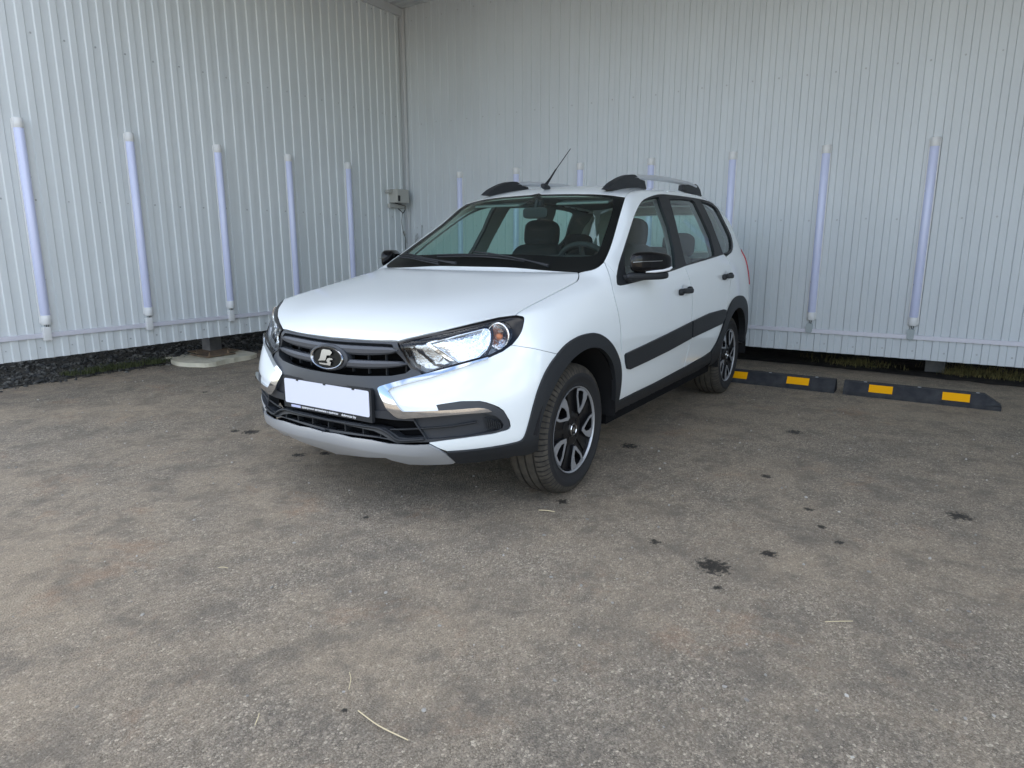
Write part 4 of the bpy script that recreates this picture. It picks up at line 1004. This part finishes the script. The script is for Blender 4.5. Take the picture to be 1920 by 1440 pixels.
# emblem
mb = MB(); ec = unproj('front', (0, .652))[0]; EX = ec.x
tilt = .12
def ef(u, v, w): return Vector((EX+w-tilt*v, u, .652+v))
mb.lathe([(0, -.02), (1.16, -.02), (1.16, .006), (1.08, .010), (0, .010)], lambda a, b, w: ef(a*.098, b*.047, w), 56, True)
mb.build('emblem_base', GRILLE, car, auto=40); mb = MB()
mb.lathe([(1.00, .010), (1.00, .016), (.965, .0195), (.91, .0185), (.875, .013), (.875, .010)], lambda a, b, w: ef(a*.098, b*.047, w), 64, True)
def em(p): return ((p[0]-895)/225*.086, -(p[1]-505-(p[0]-895)*.06)/142*.041)
for poly in ([(822,400),(845,383),(950,392),(985,425),(955,468),(905,470),(885,545),(770,552),(795,520)],
             [(903,545),(915,518),(945,506),(990,512),(1000,530),(960,536),(948,552),(975,565),(965,615),(800,600),(785,580),(905,586),(925,575),(910,562)]):
    mb.prism([em(p) for p in poly], .011, .019, ef)
emb = mb.build('emblem', mat('emblem_chrome', (.30, .31, .33), .14, metal=1), car, auto=30)
mb = MB(); mb.lathe([(0, .0112), (.89, .0112)], lambda a, b, w: ef(a*.098, b*.047, w), 48, False); mb.build('emblem_field', FRIT, emb)
# number plate
PX = .716
mb = MB()
pl_o = [(-.268, .412), (.268, .412), (.268, .546), (.262, .552), (-.262, .552), (-.268, .546)]
mb.prism(pl_o, PX-.012, PX+.004, lambda u, v, w: Vector((w, u, v)))
for y in (-.17, 0, .17): mb.box((PX+.006, y, .5405), (.004, .014, .006))
plf = mb.build('plate_frame', BLACKP, car)
mb = MB(); a, b = .256, .054; c_ = .008
rr_ = []
for sx, sy, a0 in ((1, 1, 0), (-1, 1, 90), (-1, -1, 180), (1, -1, 270)):
    for k in range(4):
        an = R(a0+30*k); rr_.append((sx*(a-c_)+c_*math.cos(an), .488+sy*(b-c_)+c_*math.sin(an)))
mb.prism(rr_, PX+.003, PX+.0062, lambda u, v, w: Vector((w, u, v)))
mb.build('number_plate', PLATE, car)
mb = MB(); mb.box((PX+.0045, -.190, .4225), (.003, .060, .010)); mb.build('plate_frame_badge', mat('badge', (.5, .53, .75), .4), plf)
def text(body, loc, size, m, parent, name='lettering', ext=.0006, rot=(R(90), 0, R(90)), align='CENTER', width=None):
    c = bpy.data.curves.new(name, 'FONT'); c.body = body; c.size = size; c.extrude = ext; c.align_x = align; c.align_y = 'CENTER'; c.offset = .0002
    o = bpy.data.objects.new(name, c); COL.objects.link(o)
    dg = bpy.context.evaluated_depsgraph_get(); me = bpy.data.meshes.new_from_object(o.evaluated_get(dg)); bpy.data.objects.remove(o)
    o = link(name, me, m, parent)
    if width:
        xs = [v.co.x for v in me.vertices]; k = width/(max(xs)-min(xs))
        for v in me.vertices: v.co.x *= k
    o.location = loc; o.rotation_euler = rot; return o
TXT = mat('white_print', (.75, .76, .78), .5)
text('проверенные автомобили с пробегом', (PX+.0048, -.040, .4225), .0125, TXT, plf, width=.225)
text('dobrocar.by', (PX+.0048, .135, .4225), .0145, TXT, plf, width=.085)
# ------------------------------------------------------------------ headlights
def refl_mat(name, col, rough, sc, dist):
    return mat(name, col, rough, metal=1, bump=(sc, dist))
REFL = refl_mat('lamp_reflector', (.85, .86, .88), .16, 60, .004)
LBACK = mat('lamp_back', (.30, .31, .33), .3, metal=.7, bump=(90, .004))
REFL2 = refl_mat('lamp_reflector_dull', (.55, .57, .60), .25, 120, .003)
hl_out = HL_TIP+HL_BOT[1:]+HL_IN[1:]+HL_TOP[::-1][1:]
hl_in = [(752.5,643.5),(786,635),(818.2,629),(850,622),(885,613.5),(923,605.5),(942,602.5),(954,608),(961,619),(960,632),(952,644),(941,653),(918.6,664.5),(885,673.5),(852.5,682.4),(820,692),(799,698.8),(784,691.8),(772,685.8),(760,662)]
for p in mk_panel('headlight', hl_out, 'cam', GLOSSB, car, mirror=True, off=.001, depth=.055, holes=[hl_in], grid=4, step=2.2): 
    sg = 1 if p.data.vertices[0].co.y > 0 else -1
    def lay(nm, loop, m, off, dp=0., **k):
        o = mk_panel(nm, loop, 'cam', m, p, off=off, depth=dp, grid=5, step=3, **k)[0]
        if sg < 0:
            for v in o.data.vertices: v.co.y *= -1
            o.data.flip_normals()
        return o
    lay('lens', hl_in, LENS, -.002)
    lay('lamp_back', inset(resample(hl_in, 4), -3), LBACK, -.060)
    mb = MB()
    def bowl(px, r, dep, off, sq=1.0, n=40):
        c, nn = surf_at('cam', px, off); ax = (Vector((1, .22, .03))).normalized()
        u = ax.cross(Vector((0, 0, 1))).normalized(); v = u.cross(ax)
        prof = [(r*t, -dep*(1-t*t)) for t in [k/8 for k in range(9)]]+[(r*1.08, .004), (r*1.14, -.004)]
        f = lambda a, b, w: (lambda q: Vector((q.x, q.y*sg, q.z)))(c+u*a+v*b*sq+ax*w)
        mb.lathe([(max(a, .0005), w) for a, w in prof], f, n, True); return c, ax
    bowl((812, 668), .030, .03, -.034, .95)
    mb.build('reflector', REFL, p)
    RL = cr([(797,643),(820,634),(860,624),(900,613),(918,616),(921,634),(914,656),(895,669),(870,674),(840,676),(815,660)], 3, True)
    cxr, cyr = 868, 646
    rc = surf_at('cam', (cxr, cyr), 0)[0]
    lay('main_reflector', RL, REFL, -.016, .0, offs=lambda q: -.030*max(0, 1-((q-rc).length/.115)**2))
    RL2 = [(762,650),(790,640),(796,645),(812,662),(838,680),(812,690),(796,690),(774,680)]
    lay('inner_reflector', RL2, REFL2, -.022, .0, offs=lambda q: -.018*abs(math.sin(q.y*90)))
    mb = MB(); bowl((935, 627), .042, .04, -.022, 1.15); mb.build('indicator_reflector', REFL, p)
    mb = MB()
    c, nn = surf_at('cam', (938, 626), -.034); c = Vector((c.x, c.y*sg, c.z)); mb.lathe([(.001, .017), (.010, .013), (.014, 0), (.010, -.013), (.001, -.016)], lambda a, b, w: c+Vector((w, a, b)), 20)
    mb.build('indicator_bulb', AMBER, p)
    mb = MB(); vv = [surf_at('cam', q, -.014)[0] for q in ((905,616),(860,627),(806,644),(828,660),(858,679),(895,672),(912,655))]
    mb.tube([Vector((q.x, q.y*sg, q.z)) for q in cr(vv, 3)] if False else [Vector((q.x, q.y*sg, q.z)) for q in vv], .0048, 8)
    mb.build('lamp_trim', CHROME, p)
    mb = MB(); vv = [surf_at('cam', q, -.022)[0] for q in ((922,607),(925,625),(921,645),(912,664))]
    mb.tube([Vector((q.x, q.y*sg, q.z)) for q in vv], .006, 8); vv = [surf_at('cam', q, -.03)[0] for q in ((770,652),(790,668),(812,684),(835,686))]
    mb.tube([Vector((q.x, q.y*sg, q.z)) for q in vv], .006, 8)
    mb.build('lamp_divider', GLOSSB, p)

# ------------------------------------------------------------------ wheels
def wheel(x, yo, sg):
    "yo: y of the outer tyre face (positive); sg: side"
    rnd = random.Random(3)
    W = .195; Rt = .300
    f = lambda a, b, w: Vector((x+a, sg*(yo+w), Rt-.002+b))      # w: 0 = outer face, negative = inward
    hub = MB(); hub.lathe([(.001, -.085), (.13, -.085), (.13, -.10), (.045, -.10), (.045, -.17), (.001, -.17)], f, 40, True)
    # rim barrel
    hub.lathe([(.186, -.012), (.178, -.04), (.172, -.09), (.176, -.17), (.190, -.19), (.190, -.195)], f, 60, True)
    w_ = hub.build('wheel', RIMB, car, auto=40)
    d = MB(); d.lathe([(.05, -.078), (.120, -.078), (.120, -.092), (.05, -.092)], f, 40, True, True)
    d.box(f(-.085, .05, -.075), (.06, .05, .09)); d.build('brake_disc', STEEL, w_, auto=40)
    # tyre: side walls
    t = MB(); n = 120
    side = [(.196, -.010), (.203, -.004), (.206, -.0035), (.208, -.005), (.215, -.002), (.235, .003), (.238, .005), (.250, .005), (.256, .003), (.262, .000), (.272, -.006)]
    t.lathe(side, f, 96, True); t.lathe([(r, -W-w) for r, w in side[::-1]], f, 96, True)
    ty = t.build('tyre', RUBBER, w_)
    # tread: blocks and three grooves
    tr = MB(); m_ = 144; prof = []
    cuts = [(.0015, .259), (-.004, .272), (-.012, .285), (-.026, .2935), (-.044, .2975), (-.045, .289), (-.053, .289), (-.054, .298), (-.085, .300), (-.086, .291), (-.095, .291), (-.096, .300), (-.125, .300), (-.126, .291), (-.135, .291), (-.136, .300), (-.163, .2975), (-.175, .289), (-.184, .282)]
    vs = []; fs = []; k_ = len(cuts)
    for i in range(m_):
        a = 2*math.pi*(i//2+(.0 if i % 2 == 0 else .80))/(m_/2)
        for w, r in cuts: vs.append(f(r*math.cos(a), r*math.sin(a), w))
    for i in range(m_):
        j = (i+1) % m_
        gap = i % 2 == 1
        for q in range(k_-1):
            shoulder = q < 4 or q >= 16
            if gap and shoulder: continue
            fs.append((i*k_+q, i*k_+q+1, j*k_+q+1, j*k_+q))
    tr.add(vs, fs, True)
    # slot floors in the shoulder sipes
    tr.build('tread', TREAD, ty, auto=30)
    un = MB(); un.lathe([(.262, -.003), (.274, -.014), (.284, -.026), (.288, -.044), (.2885, -.05), (.289, -.10), (.289, -.145), (.284, -.178)], f, 96, True); un.build('tread_base', RUBBER, ty)
    # rim face: lip, five dark spokes, five machined V frames
    rl = MB(); rl.lathe([(.1905, -.014), (.1935, -.006), (.1975, -.0045), (.1985, -.010), (.1925, -.016)], f, 72, True, True)
    rl.build('rim_lip', RIMS, w_, auto=50)
    sp = MB()
    def pol(r, deg): return (-r*math.cos(R(deg))*1.0, r*math.sin(R(deg)))   # as seen from outside: +u to the right = towards the rear
    def ff(u, v, w): return f(u, v, w)
    def plate(poly, w0, w1, mbx): mbx.prism(poly, w0, w1, ff)
    for k in range(5):
        A = 66-72*k
        outer = [pol(.079, A-12), pol(.083, A+0), pol(.150, A+17), pol(.187, A+17.5), pol(.1905, A+8), pol(.1915, A-2), pol(.190, A-17.5), pol(.165, A-20), pol(.125, A-20)]
        innr = [pol(.101, A-6), pol(.103, A-2), pol(.150, A+12.5), pol(.176, A+13.5), pol(.179, A+6), pol(.1795, A+1), pol(.178, A-4), pol(.155, A-8), pol(.125, A-10.5)]
        nn = len(outer)
        for wa, wb, m_, tgt in ((-.0085, -.0115, RIMS, 'v'), (-.0116, -.052, RIMB, 's')):
            vsx = []; fx = []
            for w in (wa, wb):
                vsx += [ff(u, v, w) for u, v in outer]+[ff(u, v, w) for u, v in innr]
            for i in range(nn):
                j = (i+1) % nn
                fx += [(i, j, nn+j, nn+i), (nn+i, nn+j, 3*nn+j, 3*nn+i), (2*nn+i, 2*nn+j, j, i), (2*nn+i, 3*nn+i, 3*nn+j, 2*nn+j)]
            if tgt == 'v': vf = MB(); vf.add(vsx, fx); vf.build('spoke_insert', RIMS, w_, auto=20)
            else: sp.add(vsx, fx)
        # dark spoke between this V and the next, with a raised ridge
        B = A-36
        sp_o = [pol(.055, B+30), pol(.080, A-12), pol(.125, A-20.5), pol(.165, A-20.5), pol(.188, A-18), pol(.188, A-54), pol(.150, A-54.5), pol(.083, A-71), pol(.055, B-30)]
        plate(sp_o, -.027, -.052, sp)
        rg_ = [pol(.060, B+8), pol(.185, B+5), pol(.185, B-5), pol(.060, B-8)]
        plate(rg_, -.021, -.028, sp)
    sp.lathe([(.001, -.012), (.030, -.014), (.036, -.020), (.066, -.018), (.080, -.024), (.080, -.05)], f, 40, True)
    for k in range(4):
        a = R(45+90*k); c = (0.049*math.cos(a), .049*math.sin(a)); sp.lathe([(.001, -.016), (.008, -.016), (.008, -.024)], lambda p, q_, w: f(p+c[0], q_+c[1], w), 12)
    sp.build('rim', RIMB, w_, auto=30)
    cp = MB(); cp.lathe([(.024, -.013), (.026, -.0105), (.028, -.013)], f, 30)
    for poly in ([(-.010,.006),(.002,.009),(.004,.002),(-.008,-.006)], [(.001,-.001),(.010,.001),(.009,-.006),(-.003,-.007)]):
        cp.prism([(-u*1.3, v*1.3) for u, v in poly], -.013, -.0105, ff)
    cp.build('centre_cap', CHROME, w_, auto=30)
for x in (0, -2.476):
    for sg in (1, -1): wheel(x, .815, sg)
# wheel wells
LINER = mat('liner', (.010, .010, .011), .85, spec=.2)
mb = MB()
for x, a0, a1 in ((0.02, .16, math.pi+.06), (-2.476, -.12, math.pi+.12)):
    for sg in (1, -1):
        mb = MB(); n = 24; ro = []
        for y in (.50, .845):
            ro.append([Vector((x+.375*math.cos(a0+(a1-a0)*k/n), y*sg, .31+.375*math.sin(a0+(a1-a0)*k/n))) for k in range(n+1)])
        mb.grid(ro)
        mb.add(ro[0]+[Vector((x, .5*sg, .2))], [tuple(range(n+2))])
        mb.build('wheel_arch_liner', LINER, car)
mb = MB()
mb.box((-1.24, 0, .26), (1.70, 1.56, .06)); mb.box((.18, 0, .26), (.50, .90, .03)); mb.box((-2.78, 0, .33), (.85, .98, .10)); mb.box((-.1, 0, .25), (.7, .9, .05)); mb.box((-2.2, 0, .28), (.6, .9, .05))
mb.build('underbody', DARK, car)
# ------------------------------------------------------------------ mirrors
def rbox(mb, c, ax, ay, az, e=.5, nu=20, nv=14, sc=None):
    "superellipsoid with half axes ax, ay, az (vectors)"
    def sp_(v, e_): return math.copysign(abs(v)**e_, v)
    rows = []
    for i in range(nv+1):
        ph = -math.pi/2+math.pi*i/nv; row = []
        for j in range(nu+1):
            th = 2*math.pi*j/nu
            a = sp_(math.cos(ph), e)*sp_(math.cos(th), e); b = sp_(math.cos(ph), e)*sp_(math.sin(th), e); d = sp_(math.sin(ph), e)
            k = sc(a, b, d) if sc else (1, 1, 1)
            row.append(Vector(c)+Vector(ax)*a*k[0]+Vector(ay)*b*k[1]+Vector(az)*d*k[2])
        rows.append(row)
    mb.grid(rows)
for sg in (1, -1):
    mb = MB()
    Yv = lambda p: Vector((p[0], p[1]*sg, p[2]))
    L0, L1 = Vector((-.555, .822, 1.028)), Vector((-.765, .938, 1.028)); LC = (L0+L1)/2; LD = (L1-L0)/2*1.12
    def onm(t, dx, z): q = LC+LD*t; return Yv((q.x+dx, q.y+dx*.45, z))
    rbox(mb, Yv(LC), Yv((.050, .020, 0)), Yv(LD), Vector((0, 0, .054)), .55, 30, 20,
         lambda a, b, d: (1-.5*max(0, b), 1, (1-.25*max(0, b)) if d > 0 else 1))
    hs = mb.build('mirror', GLOSSB, car, auto=60)
    mb = MB(); rbox(mb, Yv((LC.x+.012, LC.y-.012, .960)), Yv((.046, .018, 0)), Yv(LD*1.03), Vector((0, 0, .020)), .5, 24, 10)
    mb.box(Yv((-.575, .800, .950)), (.085, .07, .034), bev=.01)
    mb.build('mirror_base', BLACKP, hs, auto=60)
    mb = MB(); pts = [onm(-.25, .046, .981), onm(.15, .048, .983), onm(.55, .040, .986), onm(.85, .026, .992), onm(.98, .008, 1.0)]
    mb.tube(pts, [.003, .0065, .0065, .008, .006], 8); mb.build('mirror_indicator', WHITEL, hs)
    mb = MB(); pts = [onm(-.85, .046, 1.030), onm(-.4, .0525, 1.033), onm(.1, .050, 1.034), onm(.5, .041, 1.035)]
    mb.tube(pts, .0022, 6); mb.build('mirror_strip', CHROME, hs)
    mb = MB(); q = LC; mb.prism([(-.085, -.035), (.085, -.035), (.085, .03), (-.085, .038)], 0, .002, lambda u, v, w: Yv((q.x-.057+(-.62)*u-w, q.y-.022+.66*u, 1.026+v))); mb.build('mirror_glass', CHROME, hs)
# ------------------------------------------------------------------ door handles
for doors, px in ((FDOORS, (1282.5, 545)), (RDOORS, (1361.5, 517.5))):
    p, n = surf_at('cam', px)
    for k, dr in enumerate(doors):
        sg = 1 if k == 0 else -1
        mb = MB()
        for dx, r in ((.075, .020), (-.075, .018)): rbox(mb, Vector((p.x+dx, (p.y+.012)*sg, p.z+(-.004 if dx > 0 else .004))), (.026, 0, 0), (0, .014, 0), (0, 0, r), .7, 14, 8)
        rbox(mb, Vector((p.x, (p.y+.026)*sg, p.z)), (.092, 0, .004), (0, .010, 0), (0, 0, .016), .5, 20, 8)
        mb.build('door_handle', BLACKP, dr, auto=60)
        mb = MB(); mb.lathe([(.001, -.0), (.020, .0), (.030, .0014), (.034, .0006)], lambda a, b, w: Vector((p.x+.005+a, (p.y+.0045+w)*sg, p.z+.004+b*1.1)), 28)
        mb.build('handle_recess', mat('recess', (.66, .68, .70), .3), dr)
# ------------------------------------------------------------------ roof rails, antenna, wipers
for sg in (1, -1):
    def Y(x): return .428+.022*min(1, max(0, (-x-1.05)/1.5))
    mb = MB()
    fp = cr([(-1.047,1.427),(-1.11,1.462),(-1.183,1.490),(-1.25,1.511),(-1.32,1.527),(-1.38,1.535),(-1.43,1.537)], 2)+[(-1.475,1.524),(-1.50,1.515),(-1.575,1.512),(-1.60,1.462),(-1.4,1.450),(-1.2,1.425)]
    rp = [(-2.285,1.500),(-2.285,1.535),(-2.32,1.540),(-2.56,1.562),(-2.607,1.553),(-2.66,1.527),(-2.70,1.480)]
    for pl in (fp, rp):
        mb = MB(); mb.prism(pl, -.024, .024, lambda u, v, w: Vector((u, (Y(u)+w*(1-.35*max(0, (v-1.46)/.1)))*sg, v)))
        mb.build('rail_foot', BLACKP, car, auto=40)
    mb = MB(); pts = cr([(-1.38,1.514),(-1.60,1.536),(-1.90,1.550),(-2.2,1.555),(-2.45,1.553),(-2.58,1.542)], 3); rows = []
    for x, z in pts:
        rows.append([Vector((x, (Y(x)+math.cos(a)*.019)*sg, z+math.sin(a)*.017)) for a in [2*math.pi*k/12 for k in range(13)]])
    mb.grid(rows); mb.build('roof_rail', RAILM, car)
mb = MB()
rbox(mb, (-1.105, 0, 1.462), (.045, 0, .008), (0, .018, 0), (0, 0, .016), .7); mb.tube([(-1.10,0,1.470),(-1.13,0,1.492),(-1.165,0,1.52)], [.012,.009,.0065], 8)
mb.tube([(-1.165,0,1.52),(-1.225,0,1.572),(-1.24,0,1.583),(-1.42,0,1.722)], [.0065,.005,.003,.0022], 6)
mb.build('antenna', BLACKP, car, auto=50)
mb = MB()
for arm, blade, pv in (([(893,480.5),(920,483.5),(960,490.5),(1000,499.5),(1030,508)], [(822,485.5),(860,484.5),(900,485),(945,488.5),(985,494)], (1030,508)),
                   ([(765,482.5),(800,492),(830,497.5),(858,502)], [(752,486),(775,488.5),(800,494),(825,499)], (858,502))):
    mb.tube([surf_at('cam', q, .030)[0] for q in arm], [.0045]*(len(arm)-1)+[.008], 6)
    bl = [surf_at('cam', q, .014)[0] for q in cr(blade, 3)]
    mb.tube(bl, .0055, 6); mb.tube([surf_at('cam', (q[0], q[1]-1), .024)[0] for q in cr(blade, 3)], .004, 6)
mb.build('wiper', BLACKP, car)
# ------------------------------------------------------------------ interior
INT = MB()
mk_panel('headliner', [(p[0]*1.0+(-.02 if p[0] > -1.3 else .05), p[1]*.97) for p in roof_loop], 'top', HEADL, car, step=.03, grid=.08, off=-.035, depth=0)
inn = mk_panel('interior_trim', inset(resample(dlo, 3), -4.5), 'cam', HEADL, car, mirror=True, holes=[inset(resample(g, 3), 1.2) for g in (G_F, G_R, G_Q)], grid=7, step=3.5, off=-.045, depth=0)
mb = MB()
for sg in (1, -1):
    mb.box((-1.46, .765*sg, .66), (1.68, .06, .56)); mb.box((-2.65, .70*sg, .68), (.8, .05, .66))
mb.box((-2.2, 0, .58), (1.9, 1.5, .04)); mb.box((-1.0, 0, .33), (1.7, 1.4, .05)); mb.box((-3.14, 0, .7), (.04, 1.2, .60)); 
mb.build('door_lining', DASH, car)
mb = MB()
pr = [(-.40,.93),(-.42,.955),(-.52,.985),(-.70,1.005),(-.80,.995),(-.86,.95),(-.84,.80),(-.74,.60),(-.40,.55)]
mb.prism(pr, -.73, .73, lambda u, v, w: Vector((u, w, v)))
rbox(mb, (-.74, .37, 1.0), (.13, 0, 0), (0, .20, 0), (0, 0, .06), .7)
mb.box((-.95, 0, .68), (.5, .22, .42), bev=.03)
mb.build('dashboard', DASH, car, auto=40)
mb = MB(); c0 = Vector((-.90, .37, .925)); ax = Vector((-.90, 0, .42)).normalized(); u = Vector((0, 1, 0)); v = ax.cross(u)
ring = [c0+ax*.06+(u*math.cos(a)+v*math.sin(a))*.185 for a in [2*math.pi*k/40 for k in range(41)]]
mb.tube(ring, .0165, 10, cap=False); rbox(mb, c0+ax*.03, ax*.03, u*.085, v*.075, .7)
for a in (0, math.pi, math.pi*1.5): mb.tube([c0+ax*.04, c0+ax*.055+(u*math.cos(a)+v*math.sin(a))*.18], .014, 8)
mb.build('steering_wheel', DASH, car, auto=60)
def seat(x, y, w, back, hr=True, n=1):
    mb = MB()
    rbox(mb, (x+.02, y, .60), (.27, 0, .02), (0, w, 0), (0, 0, .09), .35)
    rbox(mb, (x-.30, y, .84+back*.5), (.075, 0, .0), (0, w*.96, 0), (-.075, 0, .28+back*.5), .38, 24, 16, lambda a, b, d: (1, 1-.18*max(0, d), 1))
    s_ = mb.build('seat', SEATM, car, auto=80)
    hb = MB()
    ys = [y] if n == 1 else [y-.42, y+.42]
    for yy in ys:
        rbox(hb, (x-.385-(.02 if n == 1 else 0), yy, 1.185+back if n == 1 else 1.11), (.052, 0, .012), (0, .135 if n == 1 else .12, 0), (-.012, 0, .098 if n == 1 else .085), .55, 22, 14)
        for q in (-.05, .05): hb.tube([(x-.37, yy+q, 1.0), (x-.375, yy+q, 1.12)], .006, 6)
    hb.build('headrest', SEATM, s_, auto=80)
seat(-1.22, -.33, .25, .0); seat(-1.22, .33, .25, .0)
seat(-1.98, 0, .64, -.02, n=2)
mb = MB(); rbox(mb, (-.875, .065, 1.297), (.012, .004, 0), (0, .085, 0), (0, 0, .033), .5); mb.tube([(-.875,.065,1.31),(-.93,.045,1.372)], .012, 8); mb.box((-.955, .045, 1.352), (.045, .045, .035), bev=.01)
mb.build('rear_view_mirror', DASH, car, auto=50)
for y in (-.30, .30): mb = MB(); mb.box((-1.07, y, 1.366), (.13, .34, .012), rot=Matrix.Rotation(R(14), 3, 'Y'), bev=.004); mb.build('sun_visor', HEADL, car)
